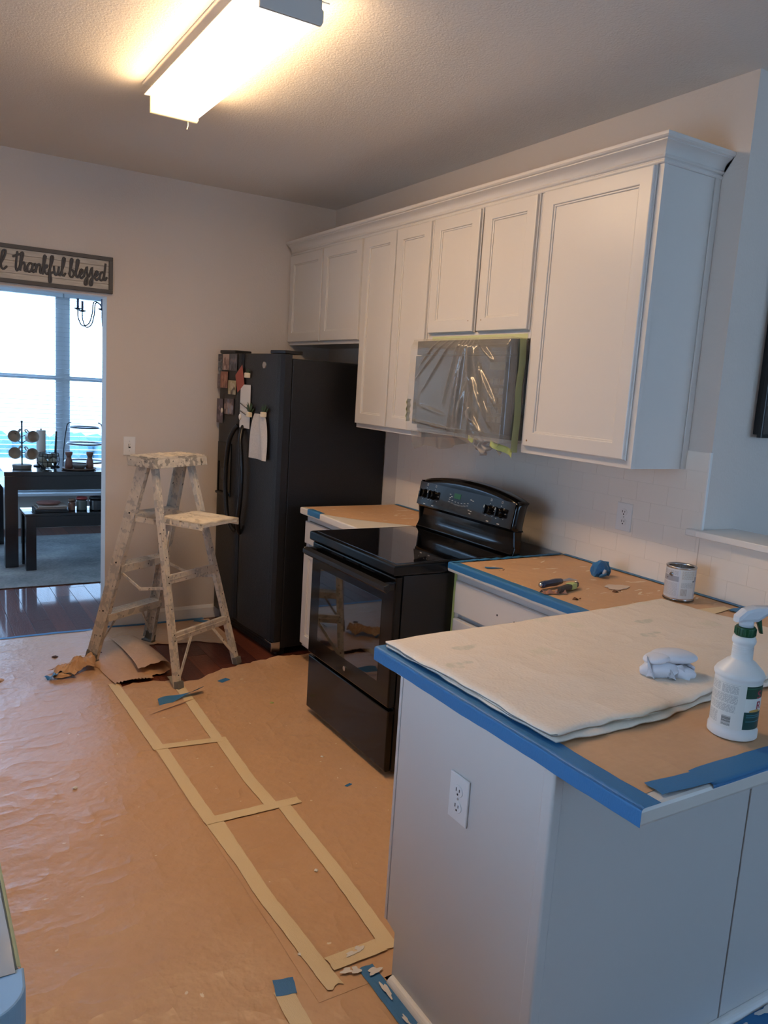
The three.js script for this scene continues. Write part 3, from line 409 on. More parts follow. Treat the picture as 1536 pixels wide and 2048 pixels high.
// ---------------------------------------------------------------- microwave under plastic
{
  const t = thing('microwave', 'dark over-the-range microwave showing through a taped plastic sheet', 'microwave', [0, 1.42, 1.685], FACE), W = 0.725;
  obj('case', box2(0.003, W - 0.003, 0, 0.424, 0.012, 0.355, 0.004), satin, t);
  const d = obj('door', extr(rect(0.002, 0.02, 0.55, 0.35), 0.03, 0.004).translate(0, 0, 0.356), gloss, t);
  obj('window', box2(0.06, 0.42, 0.08, 0.29, 0.3845, 0.387), ovenGlass, d); obj('handle', tube([[0.51, 0.05, 0.387], [0.51, 0.07, 0.394], [0.51, 0.3, 0.394], [0.51, 0.32, 0.387]], 0.008, 24, 8), satin, d);
  const c = obj('control_panel', extr(rect(0.553, 0.02, W - 0.002, 0.35), 0.028, 0.004).translate(0, 0, 0.356), gloss, t);
  obj('display', box2(0.585, 0.69, 0.29, 0.325, 0.3835, 0.385), std('#2b332c', 0.3), c);
  for (let r = 0; r < 5; r++) for (let k = 0; k < 3; k++) obj('button', box2(0.587 + k * 0.036, 0.613 + k * 0.036, 0.07 + r * 0.04, 0.094 + r * 0.04, 0.3835, 0.386, 0.001), std('#3a3a3c', 0.5), c);
  obj('vent_grille', [box2(0.002, W - 0.002, 0.355, 0.422, 0.356, 0.38, 0.003), ...[0, 1, 2].map((i) => box2(0.03, W - 0.03, 0.368 + i * 0.016, 0.376 + i * 0.016, 0.379, 0.383, 0.001))], satin, t);
  // plastic: front, wrapped round the end; folds run from the gathered top
  const folds = [[0.50, 1, 0.42, 0, 0.011, 0.016], [0.53, 1, 0.47, 0.1, 0.010, 0.022], [0.56, 1, 0.60, 0.45, 0.014, 0.026], [0.585, 1, 0.70, 0.4, 0.012, 0.02], [0.61, 1, 0.78, 0.75, 0.012, 0.016], [0.6, 0.62, 0.80, 0.12, 0.016, 0.026], [0.585, 0.45, 0.66, 0, 0.012, 0.02], [0.56, 0.35, 0.74, 0.02, 0.011, 0.016], [0.66, 0.7, 0.84, 0.3, 0.012, 0.018], [0.47, 1, 0.36, 0.3, 0.009, 0.012], [0.42, 1, 0.14, 0.42, 0.008, 0.012], [0.36, 1, 0.06, 0.55, 0.007, 0.01], [0.28, 1, 0.1, 0.7, 0.007, 0.008], [0.55, 0.55, 0.5, 0, 0.012, 0.018], [0.62, 0.3, 0.6, 0, 0.01, 0.016], [0.53, 0.4, 0.53, 0, 0.009, 0.014], [0.9, 1, 0.93, 0.2, 0.01, 0.012], [0.05, 0.12, 0.5, 0.06, 0.012, 0.008], [0.1, 0.3, 0.4, 0.2, 0.02, 0.006]];
  const F = (u, v) => { let h = 0; for (const [a, b, c2, d2, w, k] of folds) { const dx = c2 - a, dy = d2 - b, L = dx * dx + dy * dy, q = clamp(((u - a) * dx + (v - b) * dy) / L), e = Math.hypot(u - a - q * dx, (v - b - q * dy)) / w; h += k * Math.exp(-e * e) * Math.pow(Math.sin(Math.PI * clamp(q, 0.02, 0.98)), 0.7) * 1.05; } return Math.min(h, 0.032); };
  const WW = 0.84; // sheet width: the front, then the visible end
  const s = thing('plastic_sheet', 'clear wrinkled plastic sheet taped over the microwave', 'plastic sheet', [0, 1.42, 1.685], FACE);
  obj('sheet', sheet(170, 110, (u, v) => { const L = u * (WW + 0.0), y = lerp(-0.012, 0.428, v), h = 0.006 + F(u, v) + 0.003 * fbm(u, v, 6, 3, 9); if (L < W + 0.004) return [L - 0.004, y, 0.387 + 0.02 + h - 0.016 * sstep(0.9, 1, v)]; const k = L - W - 0.004; return [W + 0.002 + h * 0.3, y, 0.402 - k]; }, 0.0004, [0, 0, -1]), film, s);
  obj('loose_flap', sheet(40, 16, (u, v) => { const x = 0.02 + u * 0.42, sag = 0.075 * Math.pow(1 - u, 0.7) * (1 - 0.2 * Math.sin(u * 9)); return [x, -0.008 - v * (0.02 + sag), 0.4 - 0.08 * v * (0.4 + 0.6 * u) + 0.012 * Math.sin(u * 24 + v * 3) * v]; }, 0.0004, [0, 0, -1]), film, s);
  obj('loose_flap', sheet(36, 16, (u, v) => [0.53 + u * 0.16 + 0.01 * Math.sin(v * 9), -0.006 - v * (0.05 + 0.025 * Math.sin(u * 7)), 0.405 + 0.012 * Math.sin(u * 31 + v * 2) * (0.3 + v) - 0.03 * v], 0.0004, [0, 0, -1]), filmDense, s);
  const gt = (label, f, n = 6, m = 30, gm = greenTape) => { const o = obj('tape_strip', sheet(n, m, f, 0.0006, [0, 0, -1]), gm); o.position.set(0, 1.42, 1.685); o.rotation.y = FACE; return tag(o, label, 'tape'); };
  const greenPale = metres(std('#c6cd9c', 0.55, { bumpMap: rep(crepeT, 0.06), bumpScale: 0.0006 }));
  gt('long green tape sealing the plastic to the big cabinet beside the microwave', (u, v) => [W + 0.0095 + 0.0015 * Math.sin(v * 9), lerp(-0.05, 0.424, v), 0.322 + 0.035 * u + 0.002 * Math.sin(v * 14)], 6, 30, greenPale);
  gt('short green tape on the tall cabinet end of the microwave plastic', (u, v) => [-0.008 - 0.02 * u + 0.004 * Math.sin(v * 20), lerp(0.03, 0.14, v), 0.415 - 0.035 * u]);
  gt('bent green tape at the lower corner of the microwave plastic', (u, v) => [0.655 + v * 0.085, -0.008 - v * 0.045 + 0.04 * (u - 0.5) + 0.012 * Math.sin(u * 5), 0.408 - 0.06 * v + 0.012 * Math.sin(v * 7)]);
  gt('small torn green tape under the middle of the microwave plastic', (u, v) => [0.5 + v * 0.045, -0.012 + 0.022 * (u - 0.5) + 0.006 * Math.sin(v * 9), 0.408 + 0.006 * Math.sin(v * 8)], 4, 10);
  gt('green tape along the cabinet edge above the microwave', (u, v) => [0.02 + v * 0.7, 0.424 + 0.024 * u, 0.3075 + 0.0008 * Math.sin(v * 30)], 2, 30, greenPale);
}
// ---------------------------------------------------------------- stepladder
{
  const w = [0.86, 0, -0.51], sp = [0.51, 0, 0.86], TURN = Math.atan2(0.51, 0.86); // local x = w, local z = sp
  const t = thing('stepladder', 'paint-caked aluminium stepladder with a fold-out bucket shelf', 'ladder', [-1.328, 0.0045, 0.762], TURN); void w; void sp;
  const topY = 1.13, fF = (s, y) => { const k = y / topY; return [s * lerp(0.226, 0.15, k), y, lerp(-0.335, -0.035, k)]; }, fR = (s, y) => { const k = y / topY; return [s * lerp(0.238, 0.135, k), y, lerp(0.33, 0.045, k)]; };
  const add = (p, d) => p.map((x, i) => x + d[i]);
  const dirF = V(fF(0, topY)).sub(V(fF(0, 0))).normalize(), dirR = V(fR(0, topY)).sub(V(fR(0, 0))).normalize();
  for (const s of [-1, 1]) {
    const a = fF(s, 0.02), b = fF(s, topY), n = new THREE.Vector3(1, 0, 0);
    const off = new THREE.Vector3(0, 0, 1).addScaledVector(dirF, -dirF.z).normalize();
    const q = (k) => [add(a, off.clone().multiplyScalar(k).toArray()), add(b, off.clone().multiplyScalar(k).toArray())];
    const rail = obj('front_rail', [bar(a, b, 0.072, 0.004, [1, 0, 0]), ...[-0.034, 0.034].map((k) => { const [p, r] = q(k); return bar(add(p, [-s * 0.012, 0, 0]), add(r, [-s * 0.012, 0, 0]), 0.004, 0.026, [1, 0, 0]); }), ...[-0.015, 0.0, 0.015].map((k) => { const [p, r] = q(k); return bar(add(p, [s * 0.002, 0, 0]), add(r, [s * 0.002, 0, 0]), 0.004, 0.003, [1, 0, 0]); })], alu, t);
    obj('rubber_foot', [bar(fF(s, 0), fF(s, 0.055), 0.078, 0.012, [1, 0, 0], 0.003), bx(0.034, 0.012, 0.084, s * 0.216, 0.0065, -0.333, 0.003)], rubber, rail);
    for (const y of [0.045, 0.3, 0.58, 0.86]) obj('rivet', rod(add(fF(s, y), [s * 0.001, 0, 0]), add(fF(s, y), [s * 0.006, 0, 0]), 0.006, 0.004, 10), darkMetal, rail);
    const c = fR(s, 0.0), d = fR(s, topY);
    const r2 = obj('rear_rail', [bar(c, d, 0.036, 0.004, [0, 0, 1]), bar(add(c, [-s * 0.016, 0, -0.012]), add(d, [-s * 0.016, 0, -0.012]), 0.004, 0.026, [0, 0, 1]), bar(add(c, [s * 0.016, 0, -0.012]), add(d, [s * 0.016, 0, -0.012]), 0.004, 0.026, [0, 0, 1]), bar(add(c, [0, 0, 0.002]), add(d, [0, 0, 0.002]), 0.008, 0.004, [0, 0, 1])], alu, t);
    obj('rubber_foot', bar(c, add(fR(s, 0.04), [0, 0, 0]), 0.042, 0.032, [0, 0, 1], 0.004), rubber, r2);
    for (const y of [0.07, 0.24, 0.27, 0.4, 0.53, 0.56, 0.66, 0.8]) obj('rivet', rod(add(fR(s, y), [0, 0, 0.001]), add(fR(s, y), [0, 0, 0.006]), 0.004, 0.003, 8), darkMetal, r2);
    // folding spreaders between the frames
    const m = [s * 0.205, 0.47, 0.015]; obj('spreader', [bar(add(fF(s, 0.53), [-s * 0.02, 0, 0.02]), m, 0.006, 0.016, [0, 1, 0]), bar(m, add(fR(s, 0.5), [-s * 0.012, 0, -0.02]), 0.006, 0.016, [0, 1, 0]), rod(add(m, [-0.008, 0, 0]), add(m, [0.008, 0, 0]), 0.006)], alu, t);
    obj('brace', bar(add(fF(s, 0.06), [-s * 0.015, 0, 0.01]), add(fF(s * 0.35, 0.27), [0, 0, 0]), 0.012, 0.006, [0, 0, 1]), alu, t);
    obj('brace', bar(add(fR(s, 0.06), [-s * 0.012, 0, 0]), add(fR(s * 0.38, 0.24), [0, 0, -0.004]), 0.016, 0.006, [0, 0, 1]), alu, t);
    obj('shelf_arm', [bar(add(fF(s * 0.9, 0.83), [0, 0, 0.03]), [s * 0.128, 0.825, 0.11], 0.006, 0.03, [0, 1, 0]), bar([s * 0.13, 0.79, 0.14], add(fR(s, 0.70), [-s * 0.01, 0, 0]), 0.006, 0.02, [0, 1, 0])], alu, t);
  }
  for (const y of [0.28, 0.565, 0.855]) { const p = fF(0, y), L = 2 * lerp(0.226, 0.15, y / topY) - 0.006; obj('step', [bx(L, 0.006, 0.082, 0, y, p[2], 0.001), bx(L, 0.04, 0.004, 0, y - 0.018, p[2] + 0.04, 0.001), bx(L, 0.04, 0.004, 0, y - 0.018, p[2] - 0.04, 0.001), ...[-0.028, -0.014, 0, 0.014, 0.028].map((k) => bx(L, 0.003, 0.003, 0, y + 0.0035, p[2] + k, 0.0005))], alu, t); }
  for (const y of [0.255, 0.545]) { const L = 2 * lerp(0.238, 0.135, y / topY) - 0.01, p = fR(0, y); obj('rear_bar', [bx(L, 0.046, 0.003, 0, y, p[2] + 0.002, 0.001), bx(L, 0.003, 0.016, 0, y + 0.023, p[2] - 0.006, 0.001), bx(L, 0.003, 0.016, 0, y - 0.023, p[2] - 0.006, 0.001), bx(L, 0.008, 0.005, 0, y, p[2] + 0.003, 0.001)], alu, t); }
  const cap = obj('top_cap', [extr([[-0.19, -0.088], [0.19, -0.088], [0.19, 0.088], [-0.19, 0.088]], 0.012, 0.004).rotateX(-Math.PI / 2).translate(0, 1.163, 0), ...[-1, 1].flatMap((s) => [bar([-0.2, 1.142, s * 0.095], [0.2, 1.142, s * 0.095], 0.05, 0.006, [0, s * 0.15, s], 0.002), bar([s * 0.2, 1.142, -0.095], [s * 0.2, 1.142, 0.095], 0.05, 0.006, [s, s * 0.15, 0], 0.002)])], caked, t);
  obj('dried_paint', [[-0.02, 0.03, 0.1, 0.08], [0.11, -0.02, 0.12, 0.11], [0.0, -0.05, 0.08, 0.05]].map(([x, z, a, b], i) => sheet(10, 10, (u, v) => { const e = Math.min(u, 1 - u, v, 1 - v) * 4; return [x + (u - 0.5) * a, 1.1755 + 0.006 * Math.min(1, e) * (0.6 + 0.4 * Math.sin(u * 9 + v * 7 + i)), z + (v - 0.5) * b]; }, 0.003)), cakedTop, cap);
  const sh = obj('bucket_shelf', [sheet(24, 24, (u, v) => { const q = Math.hypot(u - 0.5, v - 0.5); return [lerp(-0.145, 0.145, u), 0.862 + 0.006 * Math.exp(-Math.pow((q - 0.34) * 12, 2)) + 0.003 * fbm(u, v, 8, 3, 7) - 0.0015 * Math.sin(u * 20), lerp(0.085, 0.375, v)]; }, 0.012), ...[-1, 1].map((s) => bx(0.006, 0.034, 0.29, s * 0.142, 0.842, 0.23, 0.001)), bx(0.284, 0.03, 0.006, 0, 0.842, 0.088, 0.001)], cakedTop, t);
  obj('shelf_rim', [...[0, 1, 2, 3].map((i) => bx(0.005, 0.026, 0.05, -0.145, 0.845, 0.13 + i * 0.065, 0.001)), bx(0.28, 0.014, 0.005, 0, 0.848, 0.374, 0.001)], caked, sh);
}
// ---------------------------------------------------------------- paper and tape on the floor
const PH = (x, z) => 0.0016 + 0.0035 * fbm(x * 0.25 + 3, z * 0.25 + 3, 8, 3, 601) + 0.013 * Math.pow(ridge(x * 0.2 + 2, z * 0.2 + 2, 6, 3, 611), 4) * sstep(0.3, 0.55, fbm(x * 0.2 + 5, z * 0.2 + 5, 5, 2, 621));
function floorPaper(label, x0, x1, z0, z1, lift, edge = {}, mat = kraft) {
  const l = edge.l ?? (() => 0), f = edge.f ?? (() => 0), b = edge.b ?? (() => 0), r = edge.r ?? (() => 0), nu = Math.round((x1 - x0) / 0.025), nv = Math.round((z1 - z0) / 0.025);
  return tag(obj('floor_paper', sheet(nu, nv, (u, v) => { const za = z0 + f(lerp(x0, x1, u)), zb = z1 + b(lerp(x0, x1, u)), z = lerp(za, zb, v), x = lerp(x0 + l(z), x1 + r(z), u); return [x, lift + PH(x, z) + (edge.h ? edge.h(x, z, u, v) : 0), z]; }, 0.0005), mat), label, 'paper');
}
const torn = (s, a = 0.012) => (x) => a * (Math.sin(x * 23 + s) + 0.6 * Math.sin(x * 57 + s * 3) + 0.4 * Math.sin(x * 131 + s));
floorPaper('wide brown floor paper sheet covering the open side of the kitchen floor', -3.42, -1.62, 0.045, 5.6, 0.0006);
floorPaper('brown floor paper sheet in front of the peninsula end', -1.98, -1.458, 3.262, 5.6, 0.0012);
floorPaper('narrow brown paper strip between the two long tapes', -1.66, -1.355, 1.02, 3.372, 0.0022, { f: torn(2, 0.014) });
floorPaper('brown floor paper with a torn edge running under the range', -1.385, -0.47, 0.965, 3.37, 0.003, { f: (x) => torn(5, 0.011)(x) + 0.14 * sstep(-0.9, -1.33, x) - 0.02, h: (x, z, u, v) => 0.02 * Math.exp(-v * 60) * Math.pow(0.5 + 0.5 * Math.sin(x * 17 + 1), 2) * sstep(-1.05, -0.9, x) });
floorPaper('brown paper strip along the baseboard behind the stepladder', -1.62, -0.83, 0.05, 0.46, 0.0018, { b: (x) => torn(9, 0.012)(x) + 0.1 * sstep(-1.1, -0.9, x) - 0.05 * sstep(-1.2, -1.5, x) });
{ // torn middle sheet, curled over
  const sec = (u) => { // across the strip: flat, then rolled up and back over
    const Lf = 0.25, s = u * 0.46; if (s < Lf) return [s, 0]; const R = 0.028, a = (s - Lf) / R, cap2 = Math.PI * 0.96; if (a < cap2) return [Lf + R * 1.7 * Math.sin(a), R * (1 - Math.cos(a))]; return [Lf - (s - Lf - R * cap2), 2 * R - 0.2 * (s - Lf - R * cap2)]; };
  const t2 = torn(3, 0.007);
  tag(obj('curled_paper', sheet(60, 40, (u, v) => { const [a, h] = sec(u), k = lerp(0.35, 1, v), z = lerp(0.30, 0.965, v) + (v > 0.97 ? t2(u * 2) : 0) - 0.06 * u * v + 0.02 * v * Math.sin(u * 6); return [-1.655 + 0.04 * (1 - v) + a * lerp(0.8, 1.0, v) + 0.03 * Math.sin(v * 2.2), 0.0065 + PH(-1.5, z) * 0.5 + h * k + 0.003 * fbm(u, v, 7, 3, 641) + 0.006 * v * v * (1 - Math.abs(u - 0.3)) * (0.5 + 0.5 * Math.sin(u * 19)), z]; }, 0.0006), kraftClean), 'torn brown paper curled into a roll between the ladder feet', 'paper');
  tag(obj('curled_paper', sheet(40, 30, (u, v) => { const z = lerp(0.5, 1.0, v) + (v > 0.96 ? t2(u * 3 + 1) : 0), x = lerp(-1.7, -1.5, u) + 0.05 * v; return [x, 0.0045 + PH(x, z) + 0.012 * v * Math.pow(Math.sin(u * 3.1), 2) * (0.4 + 0.6 * fbm(u, v, 5, 3, 651)) + 0.01 * Math.pow(v, 6), z]; }, 0.0006), kraftClean), 'torn brown paper flap lying beside the curled roll', 'paper');
  // crumpled scrap with blue tape
  const cr = (u, v, s, A) => A * (Math.pow(ridge(u, v, 3, 3, s), 2.2) + 0.25 * fbm(u, v, 6, 3, s + 7)) * sstep(0, 0.18, Math.min(u, 1 - u, v, 1 - v) + 0.08);
  const g = thing('crumpled_paper', 'crumpled brown paper scrap with blue tape stuck to its edge near a ladder foot', 'paper scrap', [-1.80, 0.005, 0.715], 0.3);
  obj('paper', sheet(56, 40, (u, v) => [(u - 0.5) * 0.23 + 0.02 * Math.sin(v * 6), 0.006 + cr(u, v, 661, 0.06) * (0.6 + 0.5 * u) + 0.012 * Math.pow(ridge(u, v, 8, 2, 669), 3), (v - 0.5) * 0.14 + 0.015 * Math.sin(u * 7)], 0.0006), kraftClean, g);
  obj('tape', sheet(30, 8, (u, v) => [-0.165 + u * 0.13, 0.006 + 0.03 * Math.sin(u * 3.1) * (0.4 + 0.6 * v) + 0.006 * Math.sin(u * 21 + v * 4), 0.02 + (v - 0.5) * 0.045 + 0.05 * u + 0.012 * Math.sin(u * 9)], 0.0006), blueTape, g, 'crinkled blue tape');
}
const fy = (k) => (x, z) => PH(x, z) + k;
flatTape('long masking tape strip on the open side of the floor paper, farthest length', [[-1.655, 0.98], [-1.648, 1.3], [-1.64, 1.8]], 0.05, fy(0.0046), maskTape, { rag: 0.004, group: undefined });
flatTape('masking tape strip on the open side running past the middle cross tape', [[-1.632, 1.76], [-1.632, 2.3], [-1.618, 2.7]], 0.05, fy(0.0051), maskTape, { rag: 0.004 });
flatTape('masking tape strip on the open side reaching the near cross tape', [[-1.612, 2.43], [-1.62, 2.9], [-1.598, 3.345]], 0.05, fy(0.0056), maskTape, { rag: 0.012 });
flatTape('masking tape strip on the range side starting at the ladder foot', [[-1.352, 0.99], [-1.368, 1.4], [-1.385, 1.83]], 0.05, fy(0.0056), maskTape, { rag: 0.004 });
flatTape('masking tape strip on the range side between the cross tapes', [[-1.37, 1.8], [-1.39, 2.2], [-1.385, 2.44]], 0.05, fy(0.006), maskTape, { rag: 0.003 });
flatTape('masking tape strip on the range side ending at the peninsula', [[-1.345, 2.42], [-1.36, 2.9], [-1.385, 3.285]], 0.05, fy(0.0066), maskTape, { rag: 0.004 });
flatTape('masking cross tape nearest the ladder', [[-1.665, 1.775], [-1.345, 1.815]], 0.042, fy(0.0066), maskTape, { rag: 0.004 });
flatTape('masking cross tape in the middle of the taped paper strip', [[-1.655, 2.425], [-1.275, 2.428]], 0.046, fy(0.0072), maskTape, { rag: 0.004 });
flatTape('paint-smeared masking cross tape at the peninsula corner', [[-1.575, 3.265], [-1.4, 3.262]], 0.055, fy(0.0074), maskTape, { rag: 0.004 });
flatTape('masking tape strip with a blue tape end at the near side of the floor paper', [[-1.728, 3.29], [-1.74, 3.6]], 0.052, fy(0.004), maskTape);
flatTape('short blue tape piece on the end of the near masking strip', [[-1.712, 3.255], [-1.725, 3.312]], 0.056, fy(0.0048), blueTape, { rag: 0.003 });
flatTape('paint-smeared blue tape along the foot of the peninsula end', [[-1.487, 3.315], [-1.487, 4.0]], 0.046, fy(0.0042), blueTape, { rag: 0.004 });
flatTape('blue tape along the foot of the peninsula back panel', [[-1.47, 3.962], [-0.05, 3.962]], 0.05, fy(0.0042), blueTape);
for (const [x, z, a, b, s] of [[-1.475, 3.345, 0.02, 0.012, 1], [-1.483, 3.42, 0.008, 0.03, 2], [-1.478, 3.6, 0.012, 0.05, 3], [-1.49, 3.53, 0.005, 0.018, 4], [-1.545, 3.31, 0.016, 0.01, 5], [-1.52, 3.32, 0.012, 0.014, 6], [-1.50, 3.258, 0.018, 0.008, 7], [-1.47, 3.25, 0.014, 0.011, 8], [-0.72, 3.958, 0.03, 0.007, 9], [-0.6, 3.95, 0.04, 0.009, 10]]) { const p = []; for (let i = 0; i < 18; i++) { const t = i / 18 * 6.283, r = 1 + 0.25 * Math.sin(t * 3 + s) + 0.18 * Math.sin(t * 5 + s * 2); p.push([x + a * r * Math.cos(t), z + b * r * Math.sin(t)]); } tag(obj('paint_smear', slabXZ(p, PH(x, z) + 0.0084, PH(x, z) + 0.009), std('#dcd8d2', 0.5)), ['white paint dab at the foot of the peninsula corner', 'thin white paint drip on the blue floor tape', 'long white paint smear on the blue floor tape', 'small white paint streak on the blue floor tape', 'white paint dab on the paper beside the blue floor tape', 'round white paint dab on the paper by the peninsula corner', 'white paint streak on the near cross tape', 'white paint dab on the near cross tape by the shoe molding', 'white paint streak on the tape below the back panel seam', 'long white paint streak on the tape below the back panel'][s - 1], 'paint spill'); }
flatTape('blue tape along the doorway edge of the floor paper', [[-2.44, 0.032], [-1.58, 0.05]], 0.032, fy(0.003), blueTape);
flatTape('blue tape along the baseboard behind the ladder', [[-1.5, 0.035], [-0.86, 0.035]], 0.034, fy(0.0036), blueTape);
flatTape('blue tape piece on the paper beside the refrigerator foot', [[-0.93, 0.06], [-0.86, 0.115]], 0.05, fy(0.0046), blueTape, { rag: 0.004 });
flatTape('small flat blue tape piece on the paper in front of the range', [[-1.145, 1.16], [-1.09, 1.135]], 0.036, fy(0.0048), blueTape, { rag: 0.004 });
flatTape('tiny blue tape scrap on the paper near the range drawer', [[-1.06, 2.41], [-1.03, 2.4]], 0.014, fy(0.0048), blueTape, { rag: 0.002 });
tag(obj('tape_scrap', sheet(30, 10, (u, v) => { const x = lerp(-1.515, -1.27, u), w = 0.016 + 0.024 * Math.pow(Math.abs(u - 0.52) * 2, 1.3), tw = (u - 0.5) * 5; return [x, PH(x, 1.3) + 0.011 + (v - 0.5) * w * Math.sin(tw) * 0.9 + 0.022 * u * u, lerp(1.325, 1.26, u) + (v - 0.5) * w * Math.abs(Math.cos(tw * 0.4)) * 1.8]; }, 0.0006), blueTape), 'long twisted blue tape scrap on the floor paper in front of the ladder', 'tape');
tag(obj('paper_scrap', sheet(20, 4, (u, v) => { const x = lerp(-1.585, -1.33, u); return [x, PH(x, 1.4) + 0.005 + 0.006 * Math.sin(u * 3.1), lerp(1.43, 1.33, u) + (v - 0.5) * 0.016 * Math.sin(u * 3.0 + 0.15)]; }, 0.0006), kraftClean), 'thin torn paper sliver under the twisted blue tape', 'paper scrap');
for (const [x, z, s, l, m] of [[-2.165, 0.72, 0.03, 'torn brown paper corner at the edge of the open floor', kraftClean], [-1.855, 0.462, 0.018, 'small dark torn paper shred near the doorway', std('#4a3020', 0.9)], [-1.0, 1.52, 0.012, 'small yellow tape chip on the floor paper before the range', greenTape], [-1.03, 2.14, 0.008, 'white paint chip on the floor paper before the range', std('#e3ddd0', 0.6)], [-2.02, 1.99, 0.01, 'sliver of dried white paint on the open floor paper', std('#ddd8cf', 0.6)], [-1.63, 3.19, 0.007, 'oval white paint drop beside the near masking strip', std('#e6e2da', 0.5)], [-1.415, 2.86, 0.008, 'round white paint drop between the taped strips', std('#e3ddd0', 0.5)]]) tag(obj('floor_scrap', sheet(8, 6, (u, v) => { const e = Math.sin(Math.PI * clamp(v * 0.9 + 0.05)); return [x + (u - 0.5) * 2 * s * e, PH(x, z) + 0.005 + 0.25 * s * Math.sin(u * 4) * Math.sin(v * 3), z + (v - 0.5) * 2 * s + 0.2 * s * Math.sin(u * 5)]; }, 0.0008), m), l, 'scrap');

// ---------------------------------------------------------------- things on the counters
{ // folded canvas
  const t = thing('drop_cloth', 'folded cream canvas drop cloth spread over the peninsula counter', 'drop cloth', [0, 0, 0]);
  const C = [[-1.462, 3.272], [-0.3, 3.222], [-0.205, 3.90], [-1.452, 3.902]], e1 = wob(1.3, 5), e2 = wob(2.9, 6);
  const layer = (y, th, inset, s, near) => sheet(90, 60, (u, v) => { const b = (a, c) => lerp(lerp(C[0][a], C[1][a], u), lerp(C[3][a], C[2][a], u), v) * 1; let x = b(0), z = b(1) ; x += (0.5 - u) * 2 * inset + 0.006 * e1(z * 3 + s) * (1 - Math.abs(2 * u - 1) < 0.1); z += (0.5 - v) * 2 * inset * 0.4 + near * v + 0.01 * e2(x * 2 + s) * (v > 0.5 ? v : 0.5); z -= 0.04 * sstep(-1.25, -0.8, x) * v * v * 0.8;
    const ed = Math.min(u * 1.16, (1 - u) * 1.16, v * 0.66, (1 - v) * 0.66), r = sstep(0, 0.012, ed);
    return [x, y + (r - 1) * th * 0.75 + 0.0045 * fbm(x + 3, z, 5, 3, 701 + s) + 0.006 * Math.pow(ridge(x + 3, z * 0.7 + 2, 3, 3, 711), 4) + (v > 0.9 ? 0.004 * e1(x * 4 + s * 2) * (v - 0.9) * 10 : 0), z]; }, th);
  obj('fold_layer', layer(CT + 0.0105, 0.005, 0.004, 1, 0.012), dropCanvas, t);
  obj('fold_layer', layer(CT + 0.0175, 0.005, 0.006, 2, -0.006), dropCanvas, t);
  obj('top_layer', layer(CT + 0.0245, 0.0055, 0, 3, 0.0), dropCanvas, t);
}
const blobMesh = (s, R, det, amp, f) => { const g = mergeVertices(new THREE.IcosahedronGeometry(1, det).deleteAttribute('normal').deleteAttribute('uv')), p = g.attributes.position; for (let i = 0; i < p.count; i++) { const x = p.getX(i), y = p.getY(i), z = p.getZ(i), n = ridge(x * 0.11 + 0.5 + y * 0.05, z * 0.11 + 0.5 - y * 0.04, f, 3, s) , m = fbm(y * 0.13 + 0.5, x * 0.09 - z * 0.08 + 0.5, f, 3, s + 5); const k = 1 + amp * (Math.pow(n, 2) * 1.2 - 0.5) + amp * 0.8 * (m - 0.5); p.setXYZ(i, x * R[0] * k, Math.max(-R[1] * 0.75, y * R[1] * k), z * R[2] * k); } g.computeVertexNormals(); return g; };
{ // rag: crumpled body with a smooth folded tongue
  const rag = std('#d6d7dc', 0.95, { sheen: 0.2, bumpMap: rep(canvasBump, 0.3), bumpScale: 0.002 });
  const t = thing('rag', 'crumpled white rag lying on the drop cloth', 'rag', [-0.93, CT + 0.031, 3.755], -0.35);
  t.scale.set(1.15, 0.85, 1.05);
  obj('crumple', [blobMesh(801, [0.044, 0.03, 0.036], 5, 0.55, 7).translate(-0.014, 0.016, 0.002), blobMesh(809, [0.03, 0.022, 0.026], 4, 0.6, 7).translate(0.022, 0.008, 0.012), sheet(26, 14, (u, v) => [-0.06 + u * 0.05, 0.002 + 0.05 * v + 0.005 * Math.sin(u * 15), 0.022 + 0.016 * Math.sin(u * 8 + v * 2) - 0.02 * v], 0.003), sheet(26, 14, (u, v) => [-0.012 + u * 0.06, 0.0 + 0.036 * v + 0.004 * Math.sin(u * 17), 0.032 + 0.012 * Math.sin(u * 11 + v * 3) - 0.012 * v], 0.003)], rag, t);
  obj('fold', [blobMesh(813, [0.052, 0.02, 0.034], 5, 0.16, 4).rotateZ(-0.1).translate(0.016, 0.05, -0.004), blobMesh(817, [0.03, 0.016, 0.03], 4, 0.2, 4).rotateZ(0.25).translate(-0.03, 0.048, 0.004)], rag, t);
}
